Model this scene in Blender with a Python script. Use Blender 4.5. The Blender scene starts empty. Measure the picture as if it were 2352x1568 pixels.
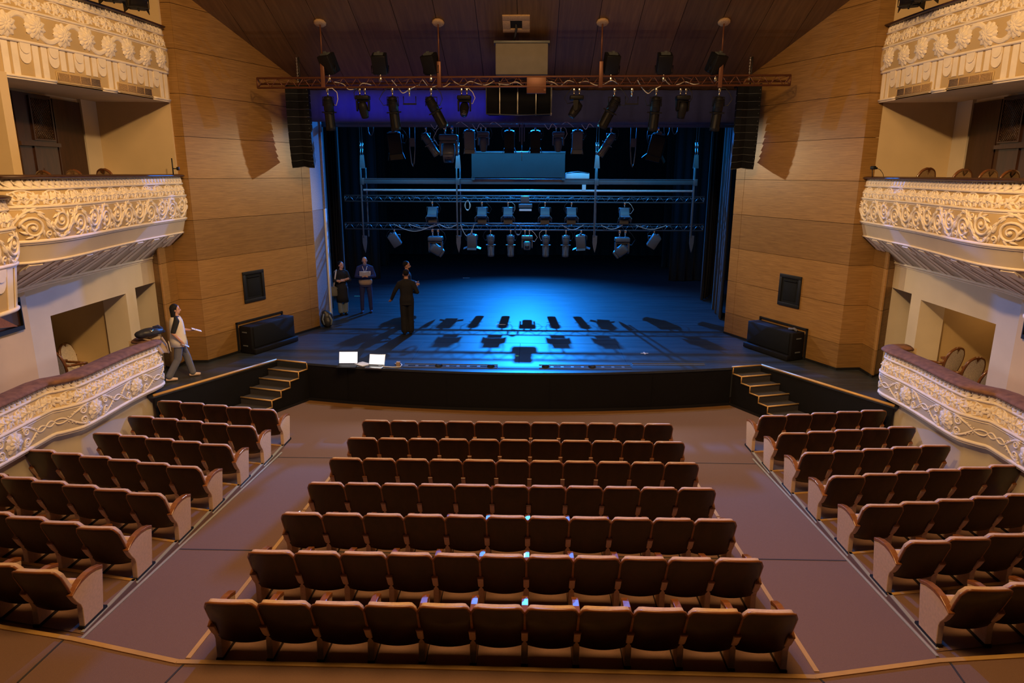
import bpy, bmesh, math, random
from mathutils import Vector, Matrix, Euler
random.seed(7)
SC = bpy.context.scene
COL = SC.collection
PI = math.pi
V = Vector

# ------------------------------------------------------------------ camera, view, world, main lights
SC.view_settings.view_transform = 'Standard'
SC.view_settings.look = 'None'
SC.view_settings.gamma = 1.0
SC.view_settings.use_curve_mapping = False
SC.view_settings.exposure = 0.0

CAM = V((.2422, 0, 5.16))
def _basis(p, y, r):
    cy, sy, cp, sp = math.cos(y), math.sin(y), math.cos(p), math.sin(p)
    f = V((-sy*cp, cy*cp, -sp)); rt = V((cy, sy, 0)); dn = f.cross(rt)
    cr, sr = math.cos(r), math.sin(r)
    return rt*cr + dn*sr, rt*-sr + dn*cr, f
RT, DN, FW = _basis(*[math.radians(a) for a in (13.84327, 1.4883, -.1868)])
cd = bpy.data.cameras.new('camera'); cam = bpy.data.objects.new('camera', cd); COL.objects.link(cam)
cd.lens = 24.0; cd.sensor_width = 36.0; cd.clip_end = 200
cam.matrix_world = Matrix(((RT.x, -DN.x, -FW.x, CAM.x), (RT.y, -DN.y, -FW.y, CAM.y), (RT.z, -DN.z, -FW.z, CAM.z), (0, 0, 0, 1)))
SC.camera = cam
def _ray(u, v): return RT*((u-1176)/1568) + DN*((v-784)/1568) + FW
def onY(u, v, y): d = _ray(u, v); return CAM + d*((y-CAM.y)/d.y)      # surveyed point of the hall at depth y
def onX(u, v, x): d = _ray(u, v); return CAM + d*((x-CAM.x)/d.x)
def onZ(u, v, z): d = _ray(u, v); return CAM + d*((z-CAM.z)/d.z)

w = bpy.data.worlds.new('world'); SC.world = w; w.use_nodes = True
w.node_tree.nodes['Background'].inputs[0].default_value = (1, .62, .32, 1)
w.node_tree.nodes['Background'].inputs[1].default_value = .012

def light(name, kind, loc, aim, power, col, size=.5, sizey=None, spot=60, blend=.5):
    l = bpy.data.lights.new(name, kind); o = bpy.data.objects.new(name, l); COL.objects.link(o)
    l.energy = power; l.color = col
    if kind == 'AREA':
        l.size = size
        if sizey: l.shape = 'RECTANGLE'; l.size_y = sizey
    else:
        l.shadow_soft_size = size
        if kind == 'SPOT': l.spot_size = math.radians(spot); l.spot_blend = blend
    o.location = loc
    if aim is not None: o.rotation_euler = (V(aim)-V(loc)).to_track_quat('-Z', 'Y').to_euler()
    return o
WARM = (1, .60, .25); NEUT = (1, .86, .66); BLUE = (.012, .32, 1)
# house lights over the stalls
light('house_light', 'AREA', (0, 6.2, 11.4), (0, 8.4, 0), 1000, (1, .57, .23), 6, 3.5)
light('house_light', 'SPOT', (-2.2, 3.4, 11.2), (7.6, 11.6, 5.4), 4000, WARM, .3, spot=54, blend=1)
light('house_light', 'SPOT', (2.2, 3.4, 11.2), (-7.6, 11.6, 5.4), 4000, WARM, .3, spot=54, blend=1)
# neutral lights from the batten behind the border towards the veneered side walls
for _s in (-1, 1): light('portal_light', 'SPOT', (_s*.5, 20.3, 6.28), (_s*6.15, 17.0, 3.7), 900, (1, .80, .50), .06, spot=50, blend=.9)
light('work_light', 'SPOT', (2.6, 8.7, 11.0), (-6.5, 16.4, 2.6), 420, NEUT, .3, spot=40, blend=1)
light('work_light', 'SPOT', (-2.6, 8.7, 11.0), (6.5, 16.4, 2.6), 420, NEUT, .3, spot=40, blend=1)
# stage: blue back light, blue wash, lights on the bridge, cool light spilling into the stalls, added low fill, deep blue on the border
light('stage_back_light', 'SPOT', (0, 35.4, 10.5), (0, 15.4, .9), 27000, (.008, .24, 1), .10, spot=64, blend=1)
light('stage_wash_light', 'AREA', (0, 25.5, 8.6), (0, 19.5, .9), 420, (.01, .25, 1), 9, 2)
light('bridge_light', 'AREA', (0, 21.3, 6.35), (0, 22.75, 4.5), 170, (.05, .46, 1), 11, .2)
for _s in (-1, 1): light('added_rim_light', 'SPOT', (_s*.9, 17.3, 6.1), (_s*2.7, 16.25, 6.55), 45, (.12, .62, 1), .03, spot=60, blend=.6)  # added side spots that rim the front profiles, no fixture modelled here
for _x in (-3.2, 3.2): light('cool_spill_light', 'SPOT', (_x, 15.95, 6.75), (_x*1.15, 13.0, 0), 520, (.90, .92, 1), .3, spot=72, blend=1)
light('added_low_fill', 'AREA', (0, 14.37, .93), (0, 10.5, 3.6), 120, (.82, .84, 1), 7.5, .15)  # added unseen fill for the corbel undersides, hung before the stage lip
_b = light('border_light', 'AREA', (-2.9, 18.1, 6.98), (-2.9, 18.88, 6.84), 11, (.0, .02, 1), 4.6, .12); _b.data.spread = math.radians(100)
light('added_box_fill', 'POINT', (9.3, 12.6, 2.75), None, 9, WARM, .12)  # added point fills that brighten the lower boxes, without a fixture
light('added_box_fill', 'POINT', (-9.3, 12.0, 2.75), None, 2.5, WARM, .12)

# ------------------------------------------------------------------ mesh helpers
class MB:
    def __init__(s): s.v = []; s.f = []; s.sm = []; s.M = Matrix.Identity(4)
    def add(s, vs, fs, smooth=False):
        b = len(s.v); M = s.M; flip = M.determinant() < 0
        s.v += [tuple(M @ V(p)) for p in vs]
        for q in fs:
            q = [b+i for i in q]
            s.f.append(q[::-1] if flip else q); s.sm.append(smooth)
        return s
    def box(s, c, d, R=None, b=0):
        bm = bmesh.new(); bmesh.ops.create_cube(bm, size=1)
        for q in bm.verts: q.co = V((q.co.x*d[0], q.co.y*d[1], q.co.z*d[2]))
        if b: bmesh.ops.bevel(bm, geom=bm.edges[:], offset=b, segments=2, affect='EDGES', profile=.5)
        bm.verts.index_update()
        R = R if R is not None else Matrix.Identity(3)
        vs = [R @ q.co + V(c) for q in bm.verts]; fs = [[q.index for q in f.verts] for f in bm.faces]
        bm.free(); return s.add(vs, fs, b > 0)
    def bb(s, lo, hi, b=0): return s.box([(a+c)/2 for a, c in zip(lo, hi)], [abs(c-a) for a, c in zip(lo, hi)], None, b)
    def tube(s, pts, r, n=8, smooth=True, closed=False, sq=1.0):
        pts = [V(p) for p in pts]; m = len(pts); rs = r if isinstance(r, (list, tuple)) else [r]*m
        vs = []; fs = []; nrm = None
        for i in range(m):
            a = pts[i-1] if (i or closed) else pts[0]; c = pts[(i+1) % m] if (i < m-1 or closed) else pts[-1]
            t = (c-a).normalized() if (c-a).length > 1e-9 else V((0, 0, 1))
            if nrm is None:
                nrm = t.cross(V((0, 0, 1)))
                if nrm.length < .05: nrm = t.cross(V((1, 0, 0)))
                nrm.normalize()
            else:
                nrm = nrm - t*nrm.dot(t)
                if nrm.length < 1e-6: nrm = t.cross(V((1, .3, .2)))
                nrm.normalize()
            bn = t.cross(nrm)
            for k in range(n):
                a_ = 2*PI*(k+.5)/n
                vs.append(pts[i] + nrm*math.cos(a_)*rs[i] + bn*math.sin(a_)*rs[i]*sq)
        for i in range(m if closed else m-1):
            j = (i+1) % m
            for k in range(n):
                l = (k+1) % n; fs.append((i*n+k, i*n+l, j*n+l, j*n+k))
        if not closed: fs.append(tuple(range(n))[::-1]); fs.append(tuple((m-1)*n+k for k in range(n)))
        return s.add(vs, fs, smooth and n > 4)
    def lathe(s, prof, n=16, M=None, smooth=True):
        vs = []; fs = []; m = len(prof)
        for (r, z) in prof:
            for k in range(n):
                a = 2*PI*k/n; p = V((r*math.cos(a), r*math.sin(a), z)); vs.append(M @ p if M else p)
        for i in range(m-1):
            for k in range(n):
                l = (k+1) % n; fs.append((i*n+k, i*n+l, (i+1)*n+l, (i+1)*n+k))
        fs.append(tuple(range(n))[::-1]); fs.append(tuple((m-1)*n+k for k in range(n)))
        return s.add(vs, fs, smooth)
    def cyl(s, a, b, r, n=12, r2=None, smooth=True): return s.tube([a, b], [r, r if r2 is None else r2], n, smooth)
    def ell(s, c, rad, R=None, nu=14, nv=9):
        vs = []; fs = []; R = R if R is not None else Matrix.Identity(3)
        for i in range(nv+1):
            t = PI*i/nv
            for k in range(nu):
                a = 2*PI*k/nu
                vs.append(R @ V((rad[0]*math.sin(t)*math.cos(a), rad[1]*math.sin(t)*math.sin(a), rad[2]*math.cos(t))) + V(c))
        for i in range(nv):
            for k in range(nu):
                l = (k+1) % nu; fs.append((i*nu+k, (i+1)*nu+k, (i+1)*nu+l, i*nu+l))
        return s.add(vs, fs, True)
    def grid(s, fn, nu, nv, smooth=True):
        vs = [fn(i/nu, j/nv) for i in range(nu+1) for j in range(nv+1)]
        fs = [(i*(nv+1)+j, (i+1)*(nv+1)+j, (i+1)*(nv+1)+j+1, i*(nv+1)+j+1) for i in range(nu) for j in range(nv)]
        return s.add(vs, fs, smooth)
    def prism(s, poly, h0, h1, ax='z', smooth=False):
        # poly of 2D points extruded along an axis: z -> (a,b,h), x -> (h,a,b), y -> (a,h,b)
        g = {'z': lambda a, b, h: (a, b, h), 'x': lambda a, b, h: (h, a, b), 'y': lambda a, b, h: (a, h, b)}[ax]
        n = len(poly); vs = [g(a, b, h0) for a, b in poly] + [g(a, b, h1) for a, b in poly]
        fs = [tuple(range(n))[::-1], tuple(range(n, 2*n))] + [(i, (i+1) % n, n+(i+1) % n, n+i) for i in range(n)]
        return s.add(vs, fs, smooth)
    def loft(s, rings, smooth=True):
        n = len(rings[0]); vs = [p for r in rings for p in r]; fs = []
        for i in range(len(rings)-1):
            for k in range(n):
                l = (k+1) % n; fs.append((i*n+k, i*n+l, (i+1)*n+l, (i+1)*n+k))
        fs.append(tuple(range(n))[::-1]); fs.append(tuple((len(rings)-1)*n+k for k in range(n)))
        return s.add(vs, fs, smooth)
    def build(s, name, m, parent=None, fix=True):
        me = bpy.data.meshes.new(name); me.from_pydata(s.v, [], s.f)
        me.polygons.foreach_set('use_smooth', s.sm)
        if fix:
            bm = bmesh.new(); bm.from_mesh(me); bmesh.ops.recalc_face_normals(bm, faces=bm.faces[:]); bm.to_mesh(me); bm.free()
        me.materials.append(m); me.update()
        o = bpy.data.objects.new(name, me); COL.objects.link(o)
        if parent: o.parent = parent
        return o
def tag(o, label=None, cat=None, group=None, kind=None):
    if label: o['label'] = label
    if cat: o['category'] = cat
    if group: o['group'] = group
    if kind: o['kind'] = kind
    return o
def thing(name, label, cat, loc=(0, 0, 0), rz=0, group=None):
    o = bpy.data.objects.new(name, None); COL.objects.link(o); o.location = loc; o.rotation_euler = (0, 0, rz); o.empty_display_size = .1
    return tag(o, label, cat, group)
def struct(name, mb, m): return tag(mb.build(name, m), kind='structure')
def dup(root, loc, rz, label=None, group=None):
    r = root.copy(); COL.objects.link(r); r.location = loc; r.rotation_euler = (0, 0, rz)
    if label: r['label'] = label
    if group: r['group'] = group
    for ch in list(root.children):
        c = ch.copy(); COL.objects.link(c); c.parent = r
        for g in list(ch.children):
            d = g.copy(); COL.objects.link(d); d.parent = c
    return r
def rotM(x=0, y=0, z=0): return Euler((x, y, z)).to_matrix()
def frame(o, z, x=None):
    # 4x4 with local z along z and origin o
    z = V(z).normalized(); x = V(x) if x is not None else (V((1, 0, 0)) if abs(z.x) < .9 else V((0, 1, 0)))
    x = (x - z*x.dot(z)).normalized(); y = z.cross(x)
    return Matrix(((x.x, y.x, z.x, o[0]), (x.y, y.y, z.y, o[1]), (x.z, y.z, z.z, o[2]), (0, 0, 0, 1)))

# ------------------------------------------------------------------ materials
def newmat(name):
    m = bpy.data.materials.new(name); m.use_nodes = True; nt = m.node_tree
    return m, nt, nt.nodes['Principled BSDF']
def mat(name, col, rough=.5, metal=0, var=0, vs=6, bump=0, bs=60, coat=0, emit=None, es=0, spec=.5, sheen=0):
    m, nt, p = newmat(name); N = nt.nodes; L = nt.links
    p.inputs['Base Color'].default_value = (*col, 1); p.inputs['Roughness'].default_value = rough
    p.inputs['Metallic'].default_value = metal; p.inputs['Coat Weight'].default_value = coat
    p.inputs['Specular IOR Level'].default_value = spec; p.inputs['Sheen Weight'].default_value = sheen
    tc = N.new('ShaderNodeTexCoord')
    nz = N.new('ShaderNodeTexNoise'); nz.inputs['Scale'].default_value = vs; nz.inputs['Detail'].default_value = 5
    L.new(tc.outputs['Object'], nz.inputs['Vector'])
    v = max(var, .06)
    r = N.new('ShaderNodeValToRGB'); r.color_ramp.elements[0].position = .3; r.color_ramp.elements[1].position = .7
    r.color_ramp.elements[0].color = (*[c*(1-v) for c in col], 1); r.color_ramp.elements[1].color = (*[min(1, c*(1+v)) for c in col], 1)
    L.new(nz.outputs['Fac'], r.inputs['Fac']); L.new(r.outputs['Color'], p.inputs['Base Color'])
    if bump:
        n2 = N.new('ShaderNodeTexNoise'); n2.inputs['Scale'].default_value = bs; n2.inputs['Detail'].default_value = 3
        L.new(tc.outputs['Object'], n2.inputs['Vector'])
        b = N.new('ShaderNodeBump'); b.inputs['Strength'].default_value = bump; b.inputs['Distance'].default_value = .01
        L.new(n2.outputs['Fac'], b.inputs['Height']); L.new(b.outputs['Normal'], p.inputs['Normal'])
    if emit: p.inputs['Emission Color'].default_value = (*emit, 1); p.inputs['Emission Strength'].default_value = es
    return m
def wood(name, c1, c2, scale, rough=.4, coat=0, board=None, rnd=False):
    m, nt, p = newmat(name); N = nt.nodes; L = nt.links
    tc = N.new('ShaderNodeTexCoord'); mp = N.new('ShaderNodeMapping'); mp.inputs['Scale'].default_value = scale
    if rnd:
        oi = N.new('ShaderNodeObjectInfo'); ad = N.new('ShaderNodeVectorMath'); ad.operation = 'ADD'
        mu = N.new('ShaderNodeVectorMath'); mu.operation = 'SCALE'; mu.inputs['Scale'].default_value = 37
        cb = N.new('ShaderNodeCombineXYZ')
        for i in range(3): L.new(oi.outputs['Random'], cb.inputs[i])
        L.new(cb.outputs[0], mu.inputs[0]); L.new(tc.outputs['Object'], ad.inputs[0]); L.new(mu.outputs[0], ad.inputs[1]); L.new(ad.outputs[0], mp.inputs['Vector'])
    else: L.new(tc.outputs['Object'], mp.inputs['Vector'])
    nz = N.new('ShaderNodeTexNoise'); nz.inputs['Scale'].default_value = 1; nz.inputs['Detail'].default_value = 6; nz.inputs['Roughness'].default_value = .62; nz.inputs['Distortion'].default_value = .6
    L.new(mp.outputs[0], nz.inputs['Vector'])
    r = N.new('ShaderNodeValToRGB'); r.color_ramp.elements[0].position = .33; r.color_ramp.elements[1].position = .68
    r.color_ramp.elements[0].color = (*c1, 1); r.color_ramp.elements[1].color = (*c2, 1)
    L.new(nz.outputs['Fac'], r.inputs['Fac']); out = r.outputs['Color']
    if board:      # each veneer sheet a slightly different tone
        sx = N.new('ShaderNodeSeparateXYZ'); L.new(tc.outputs['Object'], sx.inputs[0])
        ma = N.new('ShaderNodeMath'); ma.operation = 'MULTIPLY_ADD'; ma.inputs[1].default_value = 1/board[1]; ma.inputs[2].default_value = board[2]
        L.new(sx.outputs[board[0]], ma.inputs[0])
        fl = N.new('ShaderNodeMath'); fl.operation = 'FLOOR'; L.new(ma.outputs[0], fl.inputs[0])
        wn = N.new('ShaderNodeTexWhiteNoise'); wn.noise_dimensions = '1D'; L.new(fl.outputs[0], wn.inputs['W'])
        mr = N.new('ShaderNodeMapRange'); mr.inputs['To Min'].default_value = .8; mr.inputs['To Max'].default_value = 1.15; L.new(wn.outputs['Value'], mr.inputs['Value'])
        mx = N.new('ShaderNodeMix'); mx.data_type = 'RGBA'; mx.blend_type = 'MULTIPLY'; mx.inputs['Factor'].default_value = 1
        L.new(out, mx.inputs['A']); L.new(mr.outputs[0], mx.inputs['B']); out = mx.outputs['Result']
    L.new(out, p.inputs['Base Color']); p.inputs['Roughness'].default_value = rough; p.inputs['Coat Weight'].default_value = coat
    return m
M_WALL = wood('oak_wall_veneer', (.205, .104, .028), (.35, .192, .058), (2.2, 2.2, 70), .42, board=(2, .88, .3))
M_PIER = wood('oak_pier_veneer', (.22, .115, .032), (.34, .185, .055), (3, 3, 70), .45, board=(2, .88, .3))
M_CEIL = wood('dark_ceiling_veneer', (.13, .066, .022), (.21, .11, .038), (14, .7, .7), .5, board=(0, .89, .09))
M_SEATW = wood('mahogany_veneer', (.016, .0055, .0026), (.038, .0125, .0052), (7, 7, 2.2), .34, coat=.12, rnd=True)
M_ARM = wood('lacquered_beech', (.22, .075, .022), (.32, .115, .035), (5, 20, 20), .28, coat=.4, rnd=True)
M_BEIGE = mat('beige_upholstery', (.66, .45, .30), .85, var=.08, vs=30, bump=.25, bs=400)
M_BLACK = mat('black_plastic', (.010, .010, .011), .55, spec=.3)
M_BLACKW = mat('black_painted_board', (.006, .0055, .0055), .7, var=.1, spec=.2)
M_METALB = mat('black_powder_metal', (.008, .008, .009), .5, spec=.22)
M_SPK = mat('black_speaker_grille', (.008, .009, .011), .75, bump=.4, bs=500, spec=.15)
M_STEEL = mat('galvanised_steel', (.55, .54, .52), .35, metal=1)
M_CHROME = mat('polished_clamp', (.75, .72, .68), .25, metal=1)
M_COPPER = mat('rust_brown_truss', (.17, .065, .036), .42, metal=.3)
M_RIG = mat('grey_rig_steel', (.16, .17, .18), .38, metal=.5)
M_WHITEP = mat('white_painted_steel', (.82, .82, .82), .4)
M_GOLD = mat('brass_nosing', (.62, .36, .11), .42, metal=.2, var=.12, vs=3)
M_ALU = mat('pale_aluminium_strip', (.48, .45, .34), .42, metal=.3)
M_CARPET = mat('mauve_brown_carpet', (.215, .118, .074), .95, var=.2, vs=260, bump=.5, bs=300)
M_CARPD = mat('dark_step_carpet', (.045, .038, .036), .95, var=.2, vs=200, bump=.4, bs=300)
M_CREAM = mat('cream_painted_plaster', (.62, .47, .27), .75, var=.05, vs=1.5)
M_PALE = mat('pale_painted_plaster', (.62, .54, .42), .75, var=.04, vs=1.5)
M_GOLDP = mat('ochre_painted_plaster', (.50, .36, .18), .75, var=.05, vs=1.5)
M_TAUPE = mat('taupe_painted_plaster', (.50, .42, .32), .75, var=.05, vs=1.5)
M_STUCCO = mat('white_stucco_relief', (.80, .70, .57), .6, var=.04)
M_VELV = mat('brown_velvet', (.20, .095, .055), .9, var=.3, vs=9)
M_DRAPE = mat('black_stage_velvet', (.006, .007, .009), .95, sheen=.15)
M_BORDER = mat('blue_black_border_velvet', (.03, .04, .16), .9, sheen=.1)
M_PORTAL = mat('grey_roughcast', (.30, .28, .28), .9, var=.25, vs=40, bump=.8, bs=90)
M_PORTAL2 = mat('brown_roughcast', (.24, .19, .17), .9, var=.2, vs=40, bump=.8, bs=90)
M_DARKW = wood('dark_brown_door_wood', (.035, .014, .008), (.06, .024, .013), (12, 12, 2), .4)
M_GOLDT = mat('gold_thread_pad', (.50, .33, .17), .8, var=.2, vs=50)
M_SILVER = mat('silver_brocade', (.72, .65, .57), .8, var=.25, vs=60)
M_CHAIRW = wood('walnut_chair_frame', (.11, .04, .015), (.22, .085, .03), (9, 9, 9), .25, coat=.5)
M_SCREENG = mat('grey_projector_housing', (.20, .18, .15), .7, bump=.2, bs=300)
M_PANEL = mat('grey_screen_cloth', (.035, .045, .055), .6, var=.1, vs=2)
M_CABLE = mat('pale_rubber_cable', (.70, .62, .50), .5)
M_CABLEB = mat('black_rubber_cable', (.02, .02, .02), .5)
M_GLASS = mat('dark_lens_glass', (.02, .02, .03), .08, spec=.9)
M_GREYF = mat('grey_fixture_paint', (.10, .115, .125), .4)
M_WTAPE = mat('white_tape', (.75, .75, .75), .6)
M_GTAPE = mat('green_tape', (.15, .7, .35), .6)
M_SKIN = mat('skin', (.56, .30, .20), .5)
M_HAIR = mat('black_hair', (.010, .008, .008), .7, spec=.25, bump=.6, bs=70)
M_GREYH = mat('grey_hair', (.30, .29, .29), .6)
M_EYE = mat('dark_eye', (.02, .012, .01), .2)
M_CBLACK = mat('black_cloth', (.010, .010, .012), .85, bump=.2, bs=60)
M_CNAVY = mat('navy_cloth', (.020, .028, .11), .85, bump=.2, bs=60)
M_CWHITE = mat('white_cloth', (.75, .68, .58), .85, bump=.2, bs=60)
M_CGREY = mat('grey_cotton_trousers', (.14, .14, .16), .85, bump=.2, bs=60)
M_CDENIM = mat('faded_denim', (.16, .20, .24), .85, bump=.2, bs=60)
M_CTAN = mat('tan_cloth', (.42, .31, .22), .85, bump=.2, bs=60)
M_SHOEC = mat('cream_leather', (.66, .48, .36), .45)
M_PAPER = mat('white_paper', (.85, .85, .85), .8)

def stage_mat():
    m, nt, p = newmat('worn_black_stage_vinyl'); N = nt.nodes; L = nt.links
    tc = N.new('ShaderNodeTexCoord'); mp = N.new('ShaderNodeMapping'); mp.inputs['Scale'].default_value = (.5, 7, 1); L.new(tc.outputs['Object'], mp.inputs[0])
    a = N.new('ShaderNodeTexNoise'); a.inputs['Scale'].default_value = 1.6; a.inputs['Detail'].default_value = 8; a.inputs['Roughness'].default_value = .7; L.new(mp.outputs[0], a.inputs['Vector'])
    r = N.new('ShaderNodeValToRGB'); r.color_ramp.elements[0].position = .35; r.color_ramp.elements[1].position = .75
    r.color_ramp.elements[0].color = (.018, .022, .025, 1); r.color_ramp.elements[1].color = (.043, .050, .057, 1)
    L.new(a.outputs['Fac'], r.inputs['Fac']); L.new(r.outputs['Color'], p.inputs['Base Color'])
    rr = N.new('ShaderNodeMapRange'); rr.inputs['To Min'].default_value = .30; rr.inputs['To Max'].default_value = .5; L.new(a.outputs['Fac'], rr.inputs['Value']); L.new(rr.outputs[0], p.inputs['Roughness'])
    return m
M_STAGE = stage_mat()

# ------------------------------------------------------------------ stalls floor, terraces, trims
KS, YF = .0683, 11.8
def slope(y): return KS*max(0, YF-y)
ZN = .53
NEAR = [onZ(u, v, ZN) for u, v in ((0, 1437), (170, 1465), (410, 1517), (1000, 1530), (1870, 1552), (2150, 1515), (2352, 1503))]
NEAR = [V((-7.6, 7.1, ZN))] + NEAR + [V((7.6, 6.75, ZN))]
mb = MB()
ys = [4.5, 6, 7, 8, 9, 10, 11, 11.8, 13, 15.6]
mb.grid(lambda a, b: V((-7.6+15.2*a, ys[round(b*9)], slope(ys[round(b*9)]))), 8, 9, False)
n = len(NEAR)
mb.add([tuple(p) for p in NEAR] + [(p.x*1.2, .5, ZN) for p in NEAR], [(i, i+1, n+i+1, n+i) for i in range(n-1)])
mb.add([tuple(p) for p in NEAR] + [(p.x, p.y, -.2) for p in NEAR], [(i, i+1, n+i+1, n+i) for i in range(n-1)])
struct('floor', mb, M_CARPET)
def strip(mb, a, b, w, h):
    a = V(a); b = V(b); d = (b-a).normalized(); s = d.cross(V((0, 0, 1))).normalized()*w/2; u = V((0, 0, h))
    mb.add([a-s, a+s, b+s, b-s, a-s+u, a+s+u, b+s+u, b-s+u], [(0, 3, 2, 1), (4, 5, 6, 7), (0, 1, 5, 4), (1, 2, 6, 5), (2, 3, 7, 6), (3, 0, 4, 7)])
mb = MB()
for i in range(n-1): strip(mb, NEAR[i]+V((0, -.02, 0)), NEAR[i+1]+V((0, -.02, 0)), .055, .012)
struct('trim_1', mb, M_GOLD)
mb = MB()
for x in (-3.16, 3.10):
    for y in (5.82, 7.6, 9.4): strip(mb, (x, y, slope(y)), (x, y+1.77, slope(y+1.77)), .05, .008)
struct('trim_2', mb, M_GOLD)
mb = MB()
for y in (11.72, 8.1): strip(mb, (-4.45, y, slope(y)), (4.45, y, slope(y)), .022, .004)
for a, b in (((145, 1470), (40, 1568)), ((425, 1522), (380, 1568)), ((1880, 1556), (1893, 1568)), ((2180, 1518), (2215, 1568))):
    strip(mb, onZ(*a, ZN), onZ(*b, ZN), .02, .004)
struct('floor_seam', mb, M_CARPD)
LEV = {1: 0.0}
ANG = {-1: math.radians(11.8), 1: math.radians(10.4)}
def yfront(i): return 12.18 - 1.0*(i-2)
for i in range(2, 8): LEV[i] = slope(yfront(i+1)) + .008
for s in (-1, 1):
    t = math.tan(ANG[s])
    for i in range(2, 8):
        y0, y1 = yfront(i), yfront(i+1); z = LEV[i]; xa, xb = 4.47, 7.62
        pl = [(s*xa, y0), (s*xb, y0+t*(xb-xa)), (s*xb, y1+t*(xb-xa)), (s*xa, y1)]
        mb = MB(); mb.prism(pl, -.15, z); struct('floor_terrace', mb, M_CARPET)
        mb = MB(); strip(mb, (s*xa, y0-.025, z), (s*xb, y0-.025+t*(xb-xa), z), .045, .01)
        struct('trim_%d' % (2+i+(6 if s > 0 else 0)), mb, M_GOLD)
        mb = MB(); strip(mb, (s*(xa+.02), y0, z), (s*(xa+.02), y1+.02, z), .04, .01)
        struct('trim_%d' % (20+i+(6 if s > 0 else 0)), mb, M_ALU)
    mb = MB()
    for y in (6.1, 8.05, 10.0): strip(mb, (s*4.43, y, slope(y)+.002), (s*4.43, min(12.0, y+1.95), slope(min(12.0, y+1.95))+.002), .03, .012)
    struct('trim_%d' % (40+s), mb, M_ALU)

# ------------------------------------------------------------------ stage
ZS = .9
def arcy(x): return 14.42 + .6*(x/4.87)**2
ARC = [(-4.9+9.75*i/24, arcy(-4.9+9.75*i/24)) for i in range(25)]
poly = ARC + [(5.58, 15.22), (7.17, 12.45), (8.3, 12.45), (8.3, 14.9), (9.2, 15.2), (9.2, 37.4), (-9.2, 37.4), (-9.2, 15.2), (-8.3, 14.9), (-8.3, 12.55), (-7.12, 12.55), (-5.67, 15.25)]
mb = MB(); mb.prism(poly, ZS-.05, ZS); struct('floor_stage', mb, M_STAGE)
mb = MB()
front = [(-7.12, 12.57), (-5.66, 15.27)] + [(x, y+.02) for x, y in ARC] + [(5.57, 15.24), (7.17, 12.47)]
front = front[2:-2]
def wallstrip(mb, pts, z0, z1):
    k = len(pts); mb.add([(x, y, z0) for x, y in pts] + [(x, y, z1) for x, y in pts], [(i, i+1, k+i+1, k+i) for i in range(k-1)])
wallstrip(mb, front, 0, ZS-.05)
for x in (-3.9, -1.6, .7, 3.0): mb.bb((x, arcy(x)+.008, .08), (x+.012, arcy(x)+.03, .84))
struct('wall_stage_front', mb, M_BLACKW)
for s, e in ((-1, ((-5.66, 15.27), (-7.12, 12.58))), (1, ((5.57, 15.24), (7.17, 12.48)))):
    mb = MB(); wallstrip(mb, e, -.1, ZS-.05); struct('wall_stage_side_%s' % ('left' if s < 0 else 'right'), mb, M_BLACKW)
mb = MB(); wallstrip(mb, [(x, y-.006) for x, y in ARC], 0, .07); struct('baseboard_stage', mb, M_BLACK)
mb = MB(); k = len(ARC)
mb.add([(x, y-.02, .004) for x, y in ARC] + [(x*.995, y-.27, .004) for x, y in ARC], [(i, i+1, k+i+1, k+i) for i in range(k-1)])
struct('trim_42', mb, wood('brown_floor_strip', (.20, .10, .03), (.28, .14, .045), (4, 20, 4), .5))
def nosing(mb, a, b, r=.022): mb.tube([a, b], r, 8)
mb = MB(); nosing(mb, (-5.67, 15.25, ZS+.005), (-7.12, 12.55, ZS+.005), .028); nosing(mb, (-5.67, 15.25, ZS+.005), (-4.9, 15.03, ZS+.005), .02); struct('trim_43', mb, M_GOLD)
mb = MB(); nosing(mb, (5.58, 15.22, ZS+.005), (7.17, 12.45, ZS+.005), .028); nosing(mb, (5.58, 15.22, ZS+.005), (4.85, 15.03, ZS+.005), .02); struct('trim_44', mb, M_GOLD)
mb = MB()
for x in (-2.5, .01, 2.5): mb.bb((x-.008, 15.2, ZS), (x+.008, 17.1, ZS+.003))
mb.bb((-2.5, 17.1, ZS), (2.5, 17.115, ZS+.003)); mb.bb((-6, 19.1, ZS), (6, 19.115, ZS+.002)); mb.bb((-6, 24.2, ZS), (6, 24.21, ZS+.002))
struct('floor_stage_seam', mb, M_BLACK)
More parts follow.
